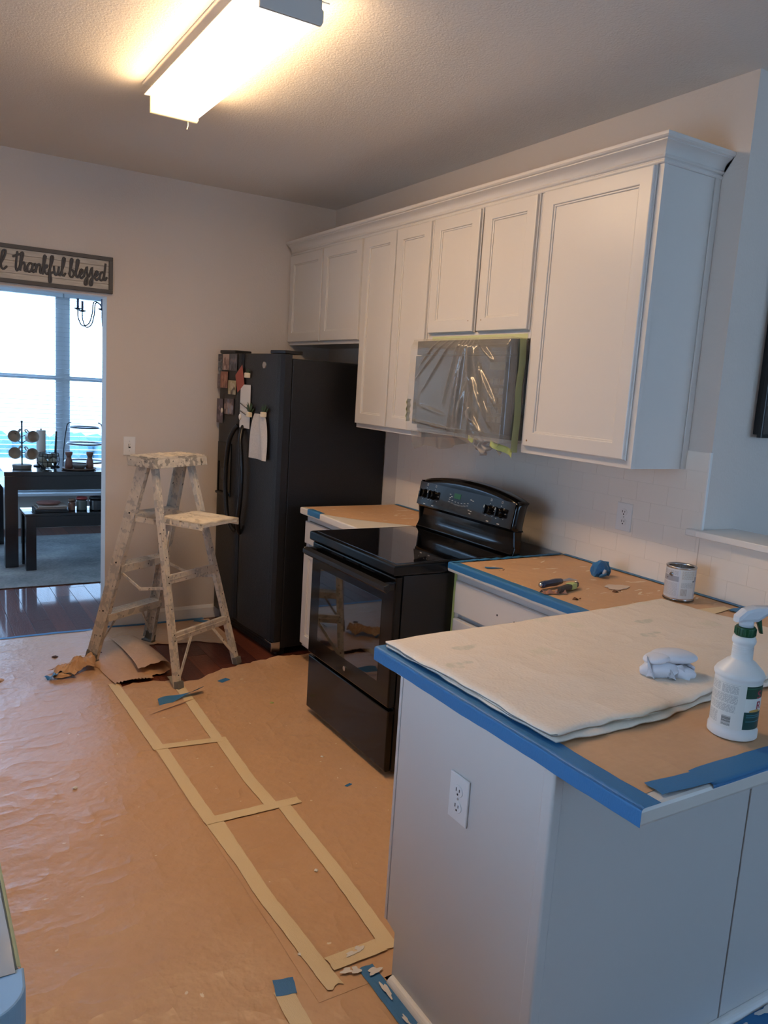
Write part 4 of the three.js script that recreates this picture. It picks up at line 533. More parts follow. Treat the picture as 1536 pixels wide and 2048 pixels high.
{ // spray bottle
  const hdpe = std('#dedcd7', 0.38), green = std('#0f4a28', 0.4), t = thing('spray_bottle', 'white trigger spray bottle with a green collar and a green and red label', 'spray bottle', [-1.036, CT + 0.003, 4.018], 0);
  t.scale.set(1, 0.9, 1);
  obj('bottle', lathe([[0, 0], [0.046, 0], [0.0505, 0.004], [0.0505, 0.02], [0.0475, 0.0245], [0.0475, 0.142], [0.05, 0.147], [0.051, 0.153], [0.047, 0.162], [0.03, 0.181], [0.0225, 0.187], [0.0215, 0.19], [0.0205, 0.222], [0.0235, 0.227], [0.0245, 0.233], [0.0225, 0.241], [0.018, 0.245], [0, 0.245]], 64), hdpe, t);
  obj('neck_ribs', [0, 1, 2, 3, 4, 5].map((i) => new THREE.TorusGeometry(0.0208, 0.0009, 6, 40).rotateX(Math.PI / 2).translate(0, 0.193 + i * 0.005, 0)), hdpe, t);
  const lab = canvasTex(1024, 512, (c, W, Hh) => { c.fillStyle = '#dcd9d0'; c.fillRect(0, 0, W, Hh); seed = 811; c.fillStyle = '#8b8a84'; c.fillRect(18, 20, 470, 2);
    const para = (x0, x1, y0, y1, s) => { c.fillStyle = '#8d8b86'; for (let y = y0; y < y1; y += s) { let x = x0; while (x < x1) { const w = rr(8, 34); c.fillRect(x, y, Math.min(w, x1 - x), s * 0.42); x += w + 6; } } };
    para(30, 330, 30, 120, 10); para(345, 480, 34, 120, 8); c.fillRect(25, 132, 450, 2); para(30, 480, 142, 228, 10); c.fillRect(25, 240, 450, 2); para(30, 470, 250, 330, 9); para(30, 330, 350, 480, 10); c.fillStyle = '#2d2d2b'; for (let y = 372; y < 480; y += 6) c.fillRect(370, y, 74, rnd() < 0.5 ? 2 : 4);
    c.fillStyle = '#173f2b'; c.fillRect(540, 14, 470, 140); c.fillStyle = '#2f6a48'; c.fillRect(540, 34, 470, 6); c.fillStyle = '#e1dfd6'; c.fillRect(540, 150, 470, 140); c.fillStyle = '#a13a44'; c.font = 'bold 120px sans-serif'; c.fillText('S', 640, 150); c.fillText('R', 640, 270); c.fillStyle = '#c79a4a'; c.beginPath(); c.ellipse(640, 292, 60, 22, 0, 0, 7); c.fill(); c.fillStyle = '#173f3a'; c.fillRect(540, 300, 470, 196); c.fillStyle = '#3c7a86'; for (const y of [330, 352, 400]) c.fillRect(560, y, 330, 9); });
  const lg = new THREE.CylinderGeometry(0.0481, 0.0481, 0.112, 64, 1, true, 0, Math.PI * 1.75).translate(0, 0.083, 0); lg.rotateY(Math.PI - 0.36);
  obj('label', lg, std('#ffffff', 0.45, { map: lab }), t);
  obj('collar', [lathe([[0, 0.243], [0.019, 0.243], [0.0205, 0.246], [0.0205, 0.263], [0.019, 0.266], [0, 0.266]], 40), ...Array.from({ length: 20 }, (_, i) => bx(0.002, 0.016, 0.002, 0.0205 * Math.cos(i * 0.314), 0.2545, 0.0205 * Math.sin(i * 0.314), 0))], green, t);
  const head = new THREE.Group(); head.name = 'trigger_head'; t.add(head); head.rotation.y = -0.5;
  obj('spray_head', [lathe([[0, 0.264], [0.0145, 0.264], [0.015, 0.282], [0, 0.282]], 30), extr([[-0.026, 0.276], [0.02, 0.279], [0.042, 0.298], [0.047, 0.311], [0.044, 0.317], [0.012, 0.316], [-0.01, 0.308], [-0.026, 0.29]], 0.03, 0.009).translate(0, 0, -0.015)], std('#cfd2d6', 0.35), head);
  obj('nozzle', rod([0.04, 0.308, 0], [0.052, 0.31, 0], 0.0075, 0.0065, 20), std('#cfd2d6', 0.35), head);
  obj('trigger', extr([[0.02, 0.283], [0.03, 0.286], [0.034, 0.264], [0.037, 0.25], [0.032, 0.25], [0.026, 0.266]], 0.011, 0.002).translate(0, 0, -0.0055), green, head);
}
{ // open paint can
  const t = thing('paint_can', 'open metal paint can with a pale printed label near the tiled wall', 'paint can', [-0.165, CT + 0.0055, 3.185], 0);
  obj('can', lathe([[0, 0.002], [0.05, 0.002], [0.0515, 0], [0.0535, 0.001], [0.0535, 0.004], [0.0515, 0.006], [0.0515, 0.117], [0.0535, 0.119], [0.0535, 0.122], [0.0515, 0.1235], [0.046, 0.1225], [0.044, 0.119], [0.0445, 0.116], [0.0505, 0.115], [0.0505, 0.05], [0, 0.05]], 56), chrome, t);
  obj('bottom_rim', new THREE.TorusGeometry(0.0525, 0.0018, 8, 56).rotateX(Math.PI / 2).translate(0, 0.003, 0), darkMetal, t);
  const lab = canvasTex(1024, 384, (c, W, Hh) => { c.fillStyle = '#c9cbcf'; c.fillRect(0, 0, W, Hh); seed = 821; const L = (x0, x1, y0, y1, s, col) => { c.fillStyle = col; for (let y = y0; y < y1; y += s) { let x = x0; while (x < x1) { const w = rr(8, 30); c.fillRect(x, y, Math.min(w, x1 - x), s * 0.4); x += w + 5; } } };
    for (let k = 0; k < 2; k++) { const o = k * 512; c.fillStyle = '#d9d6cf'; c.fillRect(o, 0, 180, Hh); c.fillStyle = '#9a9ca3'; c.fillRect(o + 180, 92, 320, 70); L(o + 195, o + 490, 24, 84, 10, '#8b8d93'); L(o + 20, o + 170, 20, 120, 12, '#b7a58c'); c.fillStyle = '#2a2a2c'; c.beginPath(); c.ellipse(o + 165, 150, 11, 11, 0, 0, 7); c.fill(); c.beginPath(); c.ellipse(o + 360, 128, 8, 8, 0, 0, 7); c.fill(); L(o + 195, o + 490, 180, 350, 11, '#a3a5aa'); c.fillStyle = '#8a6a4a'; for (let x = 22; x < 90; x += 9) c.fillRect(o + x, 250, rnd() < 0.5 ? 3 : 6, 90); L(o + 20, o + 170, 170, 240, 10, '#a7a39c'); } });
  obj('label', new THREE.CylinderGeometry(0.0519, 0.0519, 0.106, 56, 1, true).translate(0, 0.0625, 0).rotateY(2.2), std('#ffffff', 0.4, { map: lab }), t);
  obj('paint', new THREE.CylinderGeometry(0.0503, 0.0503, 0.002, 48).translate(0, 0.051, 0), std('#d8d4cc', 0.3), t);
  for (const s of [-1, 1]) obj('ear', rod([s * 0.0515, 0.095, 0], [s * 0.057, 0.095, 0], 0.008, 0.005, 16), chrome, t);
}
{ // tools
  const t = thing('scraper', 'scraper with a navy blue handle lying on the counter paper', 'scraper', [-0.525, CT + 0.006, 2.91], 0.18);
  obj('handle', lathe([[0, -0.065], [0.011, -0.064], [0.0135, -0.055], [0.0125, -0.02], [0.014, 0.02], [0.011, 0.055], [0.008, 0.06], [0, 0.06]], 24).rotateZ(-Math.PI / 2).translate(0, 0.0165, 0), std('#16233f', 0.25, { clearcoat: 0.5 }), t);
  obj('cap', lathe([[0, 0], [0.007, 0], [0.008, 0.006], [0, 0.008]], 16).rotateZ(Math.PI / 2).translate(-0.064, 0.0165, 0), chrome, t);
  obj('ferrule', rod([0.058, 0.0165, 0], [0.078, 0.0155, 0], 0.0075, 0.006), chrome, t);
  obj('blade', extr([[0.076, -0.006], [0.1, -0.012], [0.135, -0.02], [0.135, 0.02], [0.1, 0.012], [0.076, 0.006]], 0.0014).rotateX(Math.PI / 2).translate(0, 0.016, 0), chrome, t);
  const u = thing('utility_knife', 'dark utility knife wrapped with pale green tape on the counter paper', 'knife', [-0.505, CT + 0.0055, 2.965], 0.32);
  obj('handle', extr([[-0.06, -0.009], [-0.02, -0.012], [0.05, -0.011], [0.085, -0.007], [0.09, 0.002], [0.08, 0.009], [0.02, 0.012], [-0.05, 0.01]], 0.02, 0.005).rotateX(-Math.PI / 2).translate(0, 0.001, 0), std('#3a3733', 0.5), u);
  obj('tape_wrap', extr([[0.024, -0.0135], [0.058, -0.0135], [0.06, 0.0135], [0.022, 0.0135]], 0.0235, 0.004).rotateX(-Math.PI / 2).translate(0, 0, 0), greenTape, u, 'pale green tape');
  obj('blade', extr([[-0.085, -0.004], [-0.055, -0.008], [-0.055, 0.007], [-0.07, 0.006]], 0.0016).rotateX(-Math.PI / 2).translate(0, 0.008, 0), chrome, u);
  obj('button', bx(0.014, 0.004, 0.008, 0.076, 0.0225, 0, 0.0015), chrome, u);
  const sc = obj('paper_scrap', sheet(24, 10, (a, b) => [-0.625 + a * 0.09, CT + 0.007 + 0.012 * Math.pow(Math.sin(a * 9 + b * 3), 2) * Math.sin(b * 3.1), 2.965 + (b - 0.5) * 0.03 + 0.02 * a + 0.004 * Math.sin(a * 15)], 0.0008), std('#a5745f', 0.8)); tag(sc, 'crumpled pinkish torn scrap under the tip of the knife', 'paper scrap');
  const b = thing('tape_ball', 'crumpled ball of blue painters tape near the tiled wall', 'tape', [-0.19, CT + 0.030, 2.825], 0.6);
  obj('ball', toCreasedNormals(blobMesh(851, [0.032, 0.038, 0.03], 3, 0.7, 7), 0.35), blueTape, b); obj('tail', [sheet(14, 6, (u2, v) => [-0.02 - u2 * 0.025, -0.02 + 0.012 * v + 0.006 * Math.sin(u2 * 9), 0.02 + (v - 0.5) * 0.025], 0.0006), sheet(14, 6, (u2, v) => [0.012 + 0.01 * u2, -0.022 + u2 * 0.055, 0.026 + (v - 0.5) * 0.02 + 0.006 * Math.sin(u2 * 5)], 0.0006)], blueTape, b); obj('paint_dab', blobMesh(861, [0.014, 0.016, 0.008], 3, 0.6, 5).translate(-0.018, -0.008, 0.022), std('#d9dade', 0.5), b, 'white paint dab');
}
// ---------------------------------------------------------------- switch, outlets, sign, television
function outlet(label, pos, turn, wide) {
  const t = thing('outlet', label, 'outlet', pos, turn), w = wide ? 0.079 : 0.072;
  obj('plate', extr(rect(-w / 2, -0.058, w / 2, 0.058), 0.006, 0.0025), plate, t);
  for (const s of [1, -1]) { const r = obj('receptacle', lathe([[0, 0.0085], [0.0155, 0.0085], [0.0168, 0.0072], [0.0168, 0.004], [0, 0.004]], 28).rotateX(Math.PI / 2).scale(1, 0.86, 1).translate(0, s * 0.02, 0), plate, t); for (const [x, h] of [[-0.006, 0.009], [0.006, 0.007]]) obj('slot', bx(0.0026, h, 0.001, x, s * 0.02 + 0.003, 0.0085, 0), slot, r); obj('slot', rod([0, s * 0.02 - 0.008, 0.008], [0, s * 0.02 - 0.008, 0.009], 0.0028, 0.0028, 12), slot, r); }
  obj('screw', rod([0, 0, 0.0055], [0, 0, 0.0072], 0.003, 0.003, 12), screwM, t); return t;
}
outlet('white duplex outlet on the tiled wall between range and half wall', [-0.0066, 1.142, 2.761], FACE, true);
outlet('white duplex outlet on the end panel of the peninsula', [-1.4455, 0.657, 3.618], FACE);
{ const t = thing('light_switch', 'white toggle light switch on the wall beside the doorway', 'light switch', [-1.351, 1.152, 0]); obj('plate', extr(rect(-0.036, -0.058, 0.036, 0.058), 0.006, 0.0025), plate, t); obj('surround', box2(-0.006, 0.006, -0.013, 0.013, 0.0055, 0.0068), slot, t); obj('toggle', bx(0.008, 0.02, 0.012, 0, 0.003, 0.011, 0.002).rotateX(-0.3), plate, t); for (const y of [-0.03, 0.03]) obj('screw', rod([0, y, 0.0055], [0, y, 0.0072], 0.0028, 0.0028, 10), screwM, t); }
{ // wooden sign
  const X0 = -2.86, X1 = -1.463, Y0 = 2.052, Y1 = 2.26, t = thing('wall_sign', 'long whitewashed wooden sign with cursive lettering above the doorway', 'sign', [0, 0, 0.001]);
  const ww = tex(256, (u, v) => { const g = vnoise(u * 6, v * 64, 64, 5), f = fbm(u, v, 12, 4, 901); return mixc(hex('#a79f94'), hex('#d3ccc0'), clamp(0.5 * g + 0.7 * f - 0.05)); }), wm = metres(std('#ffffff', 0.7, { map: rep(ww, 0.5, 0.12) })), fm = std('#55524f', 0.65);
  const n = 5, h = (Y1 - Y0 - 0.04) / n; seed = 903; for (let i = 0; i < n; i++) obj('board', box2(X0 + 0.02, X1 - 0.02, Y0 + 0.02 + i * h + 0.001, Y0 + 0.02 + (i + 1) * h - 0.001, 0.002, 0.012 + rr(-0.001, 0.001), 0.001), wm, t);
  for (const g of [box2(X0, X1, Y0, Y0 + 0.022, 0, 0.026, 0.002), box2(X0, X1, Y1 - 0.022, Y1, 0, 0.026, 0.002), box2(X0, X0 + 0.022, Y0 + 0.022, Y1 - 0.022, 0, 0.026, 0.002), box2(X1 - 0.022, X1, Y0 + 0.022, Y1 - 0.022, 0, 0.026, 0.002)]) obj('frame', g, fm, t);
  const G = { a: [1.15, [[0.85, 0.85], [0.5, 1], [0.12, 0.6], [0.18, 0.08], [0.5, 0.05], [0.82, 0.5], [0.9, 1], [0.82, 0.3], [1, 0.02], [1.2, 0.3]]], n: [1.15, [[0, 0.8], [0.15, 1], [0.22, 0.5], [0.2, 0], [0.32, 0.6], [0.62, 1], [0.86, 0.8], [0.84, 0.2], [1, 0], [1.2, 0.3]]], h: [1.1, [[0, 0.3], [0.38, 1.4], [0.45, 2], [0.28, 2.05], [0.17, 1.4], [0.14, 0], [0.26, 0.6], [0.58, 1], [0.8, 0.75], [0.8, 0.2], [0.95, 0], [1.15, 0.3]]], k: [1, [[0, 0.3], [0.35, 1.5], [0.4, 2.05], [0.22, 2], [0.15, 1], [0.12, 0]], [[0.15, 0.45], [0.6, 1], [0.75, 0.85], [0.35, 0.55], [0.7, 0], [1.05, 0.28]]], f: [0.75, [[0, 0.3], [0.42, 1.4], [0.5, 2.05], [0.3, 2.05], [0.2, 1.2], [0.15, -0.7], [0.3, -0.95], [0.42, -0.5], [0.3, 0.1], [0.8, 0.35]]], u: [1.1, [[0, 0.9], [0.1, 0.4], [0.3, 0], [0.6, 0.2], [0.75, 1], [0.74, 0.3], [0.9, 0], [1.15, 0.3]]], l: [0.62, [[0, 0.3], [0.4, 1.4], [0.45, 2.05], [0.25, 2], [0.15, 1], [0.2, 0.2], [0.4, 0], [0.66, 0.3]]], t: [0.62, [[0.25, 2], [0.17, 1.2], [0.15, 0.3], [0.3, 0], [0.62, 0.3]], [[-0.3, 1.5], [0.2, 1.68], [0.75, 1.85]]], b: [0.95, [[0, 0.3], [0.35, 1.5], [0.4, 2.05], [0.2, 2], [0.12, 1], [0.14, 0.1], [0.5, 0], [0.75, 0.4], [0.6, 0.85], [0.5, 0.7], [0.95, 0.5]]], e: [0.85, [[0, 0.3], [0.45, 0.55], [0.6, 0.85], [0.4, 1], [0.15, 0.7], [0.16, 0.25], [0.42, 0], [0.88, 0.3]]], s: [0.85, [[0, 0.3], [0.42, 1.4], [0.45, 0.9], [0.62, 0.2], [0.45, -0.7], [0.18, -0.6], [0.4, 0.05], [0.88, 0.35]]], d: [1.1, [[0.8, 0.85], [0.45, 1], [0.1, 0.6], [0.16, 0.08], [0.45, 0.02], [0.76, 0.5], [0.95, 2.05], [0.84, 0.5], [0.95, 0], [1.25, 0.4]]], g: [1, [[0.8, 0.85], [0.45, 1], [0.1, 0.6], [0.16, 0.1], [0.5, 0.1], [0.8, 0.9], [0.75, -0.7], [0.4, -0.95], [0.3, -0.5], [1, 0.3]]], r: [0.8, [[0, 0.3], [0.25, 1.1], [0.4, 0.95], [0.5, 0.85], [0.5, 0.2], [0.65, 0], [0.85, 0.3]]] };
  const word = (s, x0, x1, y) => { const total = [...s].reduce((a, c) => a + G[c][0], 0), sx = (x1 - x0) / total, sy = 0.05; let x = x0; const L = []; for (const c of s) { for (const st of G[c].slice(1)) { const g = tube(st.map(([a, b]) => [x + a * sx + b * sx * 0.08, y + b * sy, 0]), 0.0062, st.length * 5, 7); g.scale(1, 1, 0.35).translate(0, 0, 0.0145); L.push(g); for (const e of [st[0], st[st.length - 1]]) L.push(new THREE.SphereGeometry(0.0062, 8, 6).scale(1, 1, 0.35).translate(x + e[0] * sx + e[1] * sx * 0.08, y + e[1] * sy, 0.0145)); } x += G[c][0] * sx; } obj('lettering', L, std('#3f3e40', 0.6), t); };
  word('grateful', -2.42, -2.035, 2.122); word('thankful', -1.99, -1.728, 2.122); word('blessed', -1.705, -1.503, 2.122);
}
{ const t = thing('television', 'black flat television on the living room wall past the opening', 'television', [0.215, 1.509, ZE]); obj('case', box2(0.01, 1.23, 0.01, 0.69, 0.002, 0.03, 0.003), satin, t); obj('bezel', extr(rect(0, 0, 1.24, 0.7), 0.02, 0.002, [rect(0.012, 0.014, 1.228, 0.688)]).translate(0, 0, 0.026), satin, t); obj('screen', box2(0.008, 1.232, 0.01, 0.692, 0.03, 0.04, 0), ovenGlass, t); }
// ---------------------------------------------------------------- plastic-covered counter beside the camera
{
  const xs = -2.452, ze = 4.135, rc = 0.05, P = [[-3.44, 1.2], [xs, 1.2], [xs, ze - rc]]; for (let i = 1; i < 8; i++) P.push([xs - rc + rc * Math.cos(i * Math.PI / 16), ze - rc + rc * Math.sin(i * Math.PI / 16)]); P.push([xs - rc, ze], [-3.44, ze]);
  tag(obj('counter_slab', slabXZ(P.map(([x, z]) => [x, Math.min(z, ze - 0.072)]), 0.858, 0.896, 0.006), laminate), 'round-cornered counter wrapped in plastic at the sink side', 'countertop');
  const b = thing('base_cabinet', 'white base cabinet under the plastic-wrapped counter', 'cabinet', [-3.44, 0, 1.25]); obj('case', [box2(0, 0.94, 0.1, 0.857, 0, 2.82, 0.002), box2(0, 0.88, 0.003, 0.1, 0.02, 2.8)], white, b);
  for (let i = 0; i < 4; i++) obj('door', extr(rect(0, 0, 0.66, 0.7), 0.02, 0.004).rotateY(Math.PI / 2).translate(0.94, 0.13, 0.72 + i * 0.69), white, b);
  tag(obj('plastic_sheet', sheet(70, 120, (u, v) => { const z = lerp(1.6, ze - 0.062, v), x = lerp(-3.3, xs - 0.006, u); return [x, 0.9005 + 0.012 * Math.pow(ridge(u * 0.6, v * 2 + u * 0.4, 7, 3, 951), 3) + 0.014 * Math.pow(ridge(u * 0.5 + v, v * 1.5, 5, 2, 961), 5) * sstep(1, 0.9, u), z]; }, 0.0005), filmDense), 'wrinkled clear plastic sheet over the sink side counter', 'plastic sheet');
  const tp = (label, z0, z1, mat, w2, dn) => tapeEdge(label, [xs, z0], [xs, z1], [1, 0], w2, dn, mat, { y: 0.899 });
  tp('green tape along the edge of the plastic on the sink side counter', 1.6, ze - 0.075, std('#b9bf95', 0.6), 0.003, 0.005);
  const Q = P.filter((p) => p[1] > ze - 0.07); const c = [[-3.44, ze - 0.07], [xs + 0.004, ze - 0.07], ...P.slice(3).map(([x, z]) => [x + 0.003, z + 0.003])]; void Q;
  tag(obj('tape_strip', slabXZ(c, 0.853, 0.9022, 0.003), std('#8fabbd', 0.6)), 'wide pale blue tape across the rounded end of the sink side counter', 'tape');
}
// ---------------------------------------------------------------- dining room
{
  const tt = thing('dining_table', 'black rectangular dining table with thick square legs seen through the doorway', 'table', [-1.882, 0, -1.735]);
  obj('tabletop', box2(0, 1.75, 0.742, 0.776, -1.02, 0, 0.003), darkWood, tt); obj('apron', [box2(0.01, 1.74, 0.63, 0.742, -0.035, -0.008, 0.002), box2(0.01, 1.74, 0.63, 0.742, -1.01, -0.985, 0.002), box2(0.008, 0.033, 0.63, 0.742, -1.0, -0.02, 0.002), box2(1.717, 1.742, 0.63, 0.742, -1.0, -0.02, 0.002)], darkWood, tt);
  for (const [x, z] of [[0.003, -0.1], [0.003, -1.015], [1.65, -0.1], [1.65, -1.015]]) obj('leg', box2(x, x + 0.096, 0.0095, 0.742, z, z + 0.097, 0.003), darkWood, tt);
  const b = thing('bench', 'low black bench half under the dining table', 'bench', [-1.752, 0, -1.593]);
  for (let i = 0; i < 3; i++) obj('seat_plank', box2(0, 1.45, 0.44, 0.462, -0.325 + i * 0.109, -0.218 + i * 0.109, 0.003), darkWood, b);
  obj('apron', [box2(0.01, 1.44, 0.352, 0.44, -0.03, -0.006, 0.002), box2(0.01, 1.44, 0.352, 0.44, -0.32, -0.296, 0.002)], darkWood, b);
  for (const [x, z] of [[0.006, -0.08], [0.006, -0.322], [1.368, -0.08], [1.368, -0.322]]) obj('leg', box2(x, x + 0.076, 0.0095, 0.44, z, z + 0.076, 0.003), darkWood, b);
  tag(obj('rug', sheet(60, 50, (u, v) => [lerp(-3.6, 0.35, u), 0.0075 + 0.001 * fbm(u, v, 12, 2, 9), lerp(-3.0, -1.125, v)], 0.007), rugMat), 'mottled grey blue rug under the dining table', 'rug');
  const ch = (x, z, turn, label) => { const c = thing('dining_chair', label, 'chair', [x, 0.0095, z], turn), up = std('#8b8f92', 0.9); obj('seat', bx(0.46, 0.09, 0.46, 0, 0.44, 0, 0.03), up, c); obj('backrest', sheet(16, 12, (u, v) => [(u - 0.5) * 0.46, 0.47 + v * 0.42, -0.21 - 0.05 * v + 0.04 * Math.pow(2 * u - 1, 2)], 0.05, [0, 0, -1]), up, c); for (const [a, d] of [[-0.19, -0.19], [0.19, -0.19], [-0.19, 0.19], [0.19, 0.19]]) obj('leg', bar([a, 0, d], [a * 0.95, 0.41, d * 0.95], 0.035, 0.035, [0, 0, 1], 0.004), darkWood, c); };
  ch(-2.28, -2.05, Math.PI / 2, 'grey upholstered chair at the end of the dining table');
}
{ // on the table
  const TY = 0.7765, porcelain = std('#b7ab9c', 0.4), iron = std('#2b2a2d', 0.5, { metalness: 0.4 });
  const mt = thing('mug_tree', 'dark mug tree stand on a round base at the end of the dining table', 'mug stand', [-1.727, TY, -1.95]);
  obj('base', lathe([[0, 0], [0.068, 0], [0.07, 0.004], [0.074, 0.03], [0.072, 0.033], [0, 0.034]], 36), std('#6c6863', 0.7), mt); obj('pole', [rod([0, 0.03, 0], [0, 0.375, 0], 0.006), new THREE.SphereGeometry(0.009, 12, 8).translate(0, 0.378, 0)], iron, mt);
  const hooks = [[-1, 0.285, 0.3], [1, 0.29, 0.3], [-1, 0.155, 0.3], [1, 0.155, 0.3], [-0.85, 0.235, -0.5], [0.85, 0.235, -0.5]]; for (const [s, y, z] of hooks) obj('hook', tube([[0, y - 0.03, 0], [s * 0.035, y - 0.012, z * 0.05], [s * 0.065, y + 0.012, z * 0.1]], 0.0035, 12, 6), iron, mt);
  const mug = (x, y, z, rx, rz, label) => { const m = thing('mug', label, 'mug', [-1.727 + x, TY + y, -1.95 + z]); const g = lathe([[0, 0.002], [0.03, 0], [0.036, 0.005], [0.045, 0.05], [0.046, 0.092], [0.043, 0.092], [0.041, 0.05], [0.03, 0.012], [0, 0.01]], 32).translate(0, -0.046, 0), h = tube([[0.043, 0.025, 0], [0.068, 0.022, 0], [0.07, -0.015, 0], [0.045, -0.022, 0]], 0.005, 20, 8); for (const q of [g, h]) q.rotateY(rx).rotateX(1.35).rotateY(rz); obj('body', g, porcelain, m); obj('handle', h, porcelain, m); return m; };
  mug(-0.058, 0.262, 0.06, 1.0, -0.25, 'cream mug on the upper hook toward the window edge of the mug tree'); mug(0.062, 0.26, 0.06, 2.15, 0.25, 'cream mug on the upper hook of the mug tree nearest the wire basket'); mug(-0.056, 0.128, 0.062, 1.0, -0.2, 'cream mug on the lower hook farther from the wire basket'); mug(0.058, 0.122, 0.062, 2.15, 0.2, 'cream mug on the lower hook nearest the wire basket');
  const wb = thing('wire_basket', 'round wire basket filled with small wrapped things on the dining table', 'basket', [-1.53, TY, -1.95]); const ring = (r, y, R = 0.0028) => new THREE.TorusGeometry(r, R, 6, 40).rotateX(Math.PI / 2).translate(0, y, 0);
  obj('wires', [ring(0.08, 0.128), ring(0.083, 0.105), ring(0.084, 0.06), ring(0.06, 0.004), ...Array.from({ length: 14 }, (_, i) => { const a = i / 14 * 6.283; return tube([[0.055 * Math.cos(a), 0.004, 0.055 * Math.sin(a)], [0.084 * Math.cos(a), 0.05, 0.084 * Math.sin(a)], [0.08 * Math.cos(a), 0.128, 0.08 * Math.sin(a)]], 0.0022, 10, 5); })], iron, wb);
  seed = 971; for (let i = 0; i < 9; i++) { const a = i * 0.8, r = i ? 0.042 : 0; const m = obj('packet', blobMesh(972 + i, [0.03, 0.026, 0.028], 2, 0.4, 5), std(['#8d9084', '#a5a89a', '#767b74'][i % 3], 0.6)); m.position.set(-1.53 + r * Math.cos(a), TY + 0.034 + (i % 3) * 0.034, -1.95 + r * Math.sin(a)); tag(m, 'small crumpled packet in the wire basket', 'packet', 'packets in the wire basket'); }
  const pt = thing('paper_towel_roll', 'upright white paper towel roll behind the wire basket', 'paper towel', [-1.56, TY, -2.12]); obj('roll', new THREE.CylinderGeometry(0.036, 0.036, 0.285, 32).translate(0, 0.158, 0), std('#c9c2ba', 0.9), pt); obj('base', lathe([[0, 0], [0.06, 0], [0.06, 0.01], [0, 0.014]], 28), iron, pt); obj('rod', rod([0, 0.01, 0], [0, 0.315, 0], 0.005), iron, pt);
  tag(obj('candle_stick', [rod([-1.462, TY + 0.012, -2.06], [-1.45, TY + 0.3, -2.06], 0.012, 0.007, 14), lathe([[0, 0], [0.04, 0], [0.03, 0.012], [0.012, 0.016], [0, 0.016]], 24).translate(-1.462, TY, -2.06)], iron), 'thin dark upright stick beside the wire basket', 'stick');
  const tray = thing('tray', 'round wooden tray under the two wooden mills', 'tray', [-1.3, TY, -1.9]); obj('plate', lathe([[0, 0], [0.12, 0], [0.135, 0.008], [0.135, 0.014], [0.115, 0.01], [0, 0.009]], 40), std('#7c5f4e', 0.6), tray);
  const mill = (x, l) => { const m = thing('pepper_mill', l, 'pepper mill', [x, TY + 0.0115, -1.88]), wd = std('#80584a', 0.5); obj('body', lathe([[0, 0], [0.03, 0], [0.03, 0.03], [0.027, 0.06], [0.02, 0.085], [0.018, 0.092], [0, 0.092]], 28), wd, m); obj('head', lathe([[0, 0.09], [0.017, 0.09], [0.02, 0.102], [0.028, 0.118], [0.029, 0.132], [0.026, 0.137], [0, 0.138]], 28), wd, m); };
  mill(-1.382, 'turned wooden mill on the tray next to the wire basket'); mill(-1.218, 'turned wooden mill on the tray farther from the wire basket');
  tag(obj('bowl', lathe([[0, 0], [0.04, 0], [0.066, 0.02], [0.07, 0.03], [0.066, 0.03], [0.04, 0.008], [0, 0.008]], 32).translate(-1.3, TY + 0.012, -1.9), std('#8d8a85', 0.6)), 'low grey bowl between the two wooden mills', 'bowl');
  const rk = thing('tiered_rack', 'three tier wire rack behind the wooden mills', 'rack', [-1.2, TY, -2.2]);
  for (const y of [0.03, 0.185, 0.325]) { const R = y > 0.3 ? 0.12 : y > 0.1 ? 0.145 : 0.165; obj('tier', [new THREE.TorusGeometry(R, 0.004, 6, 40).rotateX(Math.PI / 2).translate(0, y, 0), lathe([[0, y - 0.003], [R - 0.01, y - 0.003], [R, y + 0.01], [R - 0.004, y + 0.01], [R - 0.014, y], [0, y]], 40)], std('#8e8f92', 0.35, { metalness: 0.6 }), rk); }
  for (const s of [-1, 1]) obj('upright', tube([[s * 0.175, 0, 0], [s * 0.168, 0.15, 0], [s * 0.15, 0.3, 0], [s * 0.135, 0.36, 0], [s * 0.11, 0.37, 0.01]], 0.0045, 24, 6), iron, rk);
  // on the bench
  const BY = 0.4625; seed = 981;
  for (let i = 0; i < 4; i++) { const o = obj('placemat', bx(0.25 - i * 0.012, 0.009, 0.2, -1.55 + rr(-0.012, 0.012), BY + 0.006 + i * 0.0125, -1.745, 0.002), std(['#2d3136', '#3b3f44', '#8a7d74', '#a89d92'][i], 0.7)); tag(o, ['darkest flat book at the bottom of the bench stack', 'dark grey flat book second in the bench stack', 'brown flat book third in the bench stack', 'pale flat book on top of the bench stack'][i], 'book', 'flat books stacked on the bench'); o.name = numbered('flat_book'); }
  tag(obj('basket_lid', lathe([[0, 0], [0.07, 0], [0.085, 0.012], [0.08, 0.022], [0.04, 0.026], [0, 0.024]], 36).scale(1.1, 1, 0.9).translate(-1.56, BY + 0.052, -1.745), std('#84605a', 0.7)), 'round reddish brown woven mat lying on the bench stack', 'mat');
  const jar = (x, r, h, body, top, l) => { const j = thing('jar', l, 'jar', [x, BY, -1.72]); obj('body', lathe([[0, 0], [r, 0], [r * 1.02, 0.01], [r * 1.02, h * 0.8], [r * 0.9, h], [0, h]], 28), std(body, 0.25, { clearcoat: 0.5 }), j); obj('lid', lathe([[0, h], [r * 1.08, h], [r * 1.1, h + 0.012], [r * 0.95, h + 0.02], [r * 0.8, h + 0.012], [0, h + 0.012]], 28), std(top, 0.4), j); };
  jar(-1.388, 0.026, 0.075, '#7d5a4b', '#8a6f5e', 'small amber jar on the bench beside the books'); jar(-1.31, 0.04, 0.09, '#59625a', '#9a4440', 'jar with a red lid on the bench'); jar(-1.2, 0.05, 0.09, '#33373b', '#2a2b2e', 'dark wide jar on the bench beside the red lidded jar');
}
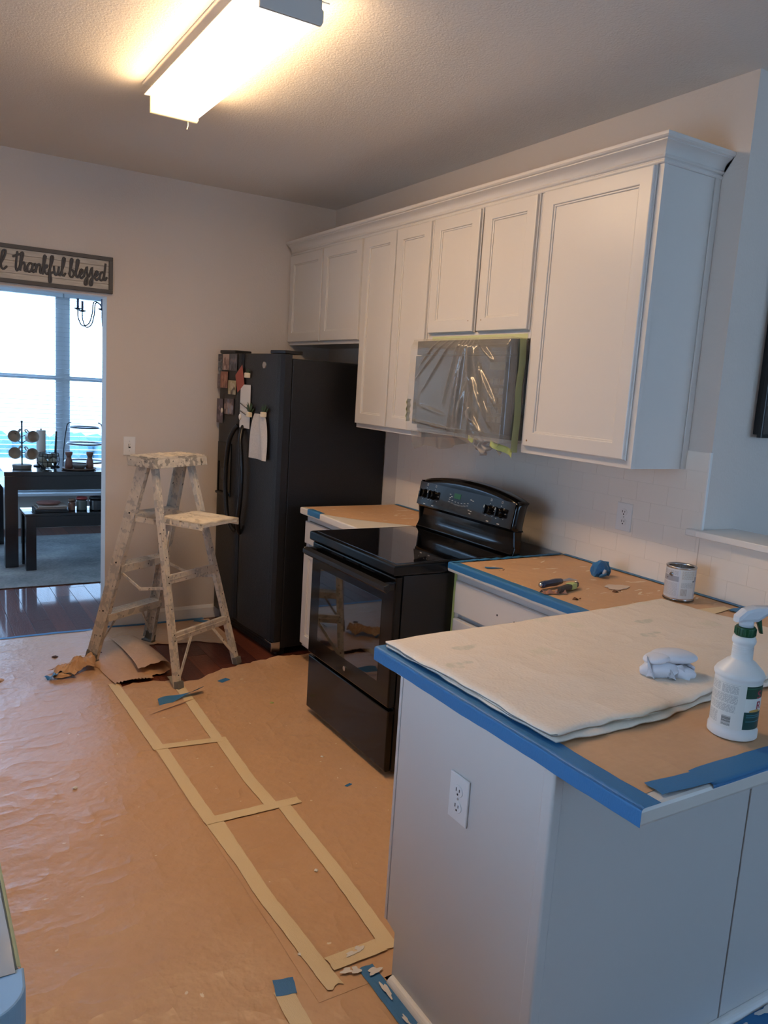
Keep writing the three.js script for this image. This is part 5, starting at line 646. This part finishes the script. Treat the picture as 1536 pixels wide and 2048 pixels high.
{ // chandelier
  const iron = std('#26262b', 0.5, { metalness: 0.4 }), t = thing('chandelier', 'dark iron candle chandelier hanging over the dining table', 'chandelier', [-1.03, 1.98, -2.2]);
  obj('stem', [rod([0, 0.02, 0], [0, H - 1.985, 0], 0.006), lathe([[0, -0.03], [0.016, -0.02], [0.022, 0], [0.03, 0.03], [0.018, 0.06], [0.02, 0.1], [0.01, 0.13], [0, 0.14]], 24), lathe([[0, H - 2.0], [0.05, H - 2.0], [0.06, H - 1.982], [0, H - 1.981]], 24)], iron, t);
  for (let i = 0; i < 6; i++) { const a = 2.95 + i * Math.PI / 3, c = Math.cos(a), s = Math.sin(a), at = (r, y) => [r * c, y, r * s]; const m = obj('arm', tube([at(0.02, 0.05), at(0.05, 0.17), at(0.1, 0.19), at(0.12, 0.08), at(0.15, 0.0), at(0.2, -0.02), at(0.235, 0.04), at(0.24, 0.11)], 0.005, 40, 7), iron, t); obj('candle_cup', lathe([[0, 0.108], [0.014, 0.108], [0.032, 0.118], [0.03, 0.122], [0, 0.12]], 20).translate(0.24 * c, 0, 0.24 * s), iron, m); obj('candle', new THREE.CylinderGeometry(0.01, 0.01, 0.08, 16).translate(0.24 * c, 0.16, 0.24 * s), std('#5a5a6a', 0.6), m); }
}
{ // blinds of the dining room window
  const blind = (x0, x1, label) => { const t = thing('window_blind', label, 'blind', [(x0 + x1) / 2, 0, ZW - 0.012]), w = x1 - x0; obj('head_rail', bx(w, 0.045, 0.055, 0, 2.3, 0, 0.003), blindMat, t);
    const g = new THREE.BoxGeometry(w, 0.0028, 0.046); let y = 2.255; while (y > 0.43) { const s = obj('slat', g, blindMat, t); s.position.y = y; s.rotation.x = 0.04; y -= 0.0445; }
    obj('bottom_rail', bx(w, 0.016, 0.05, 0, 0.39, 0, 0.003), blindMat, t); for (const k of [-0.4, 0, 0.4]) obj('ladder_cord', [rod([k * w, 0.39, 0.024], [k * w, 2.29, 0.024], 0.0008, 0.0008, 5), rod([k * w, 0.39, -0.024], [k * w, 2.29, -0.024], 0.0008, 0.0008, 5)], blindMat, t); };
  blind(-2.56, -1.172, 'white slatted blind on the window half behind the mug tree'); blind(-1.158, 0.23, 'white slatted blind on the window half behind the wire rack');
}
renderer.render(scene, camera);
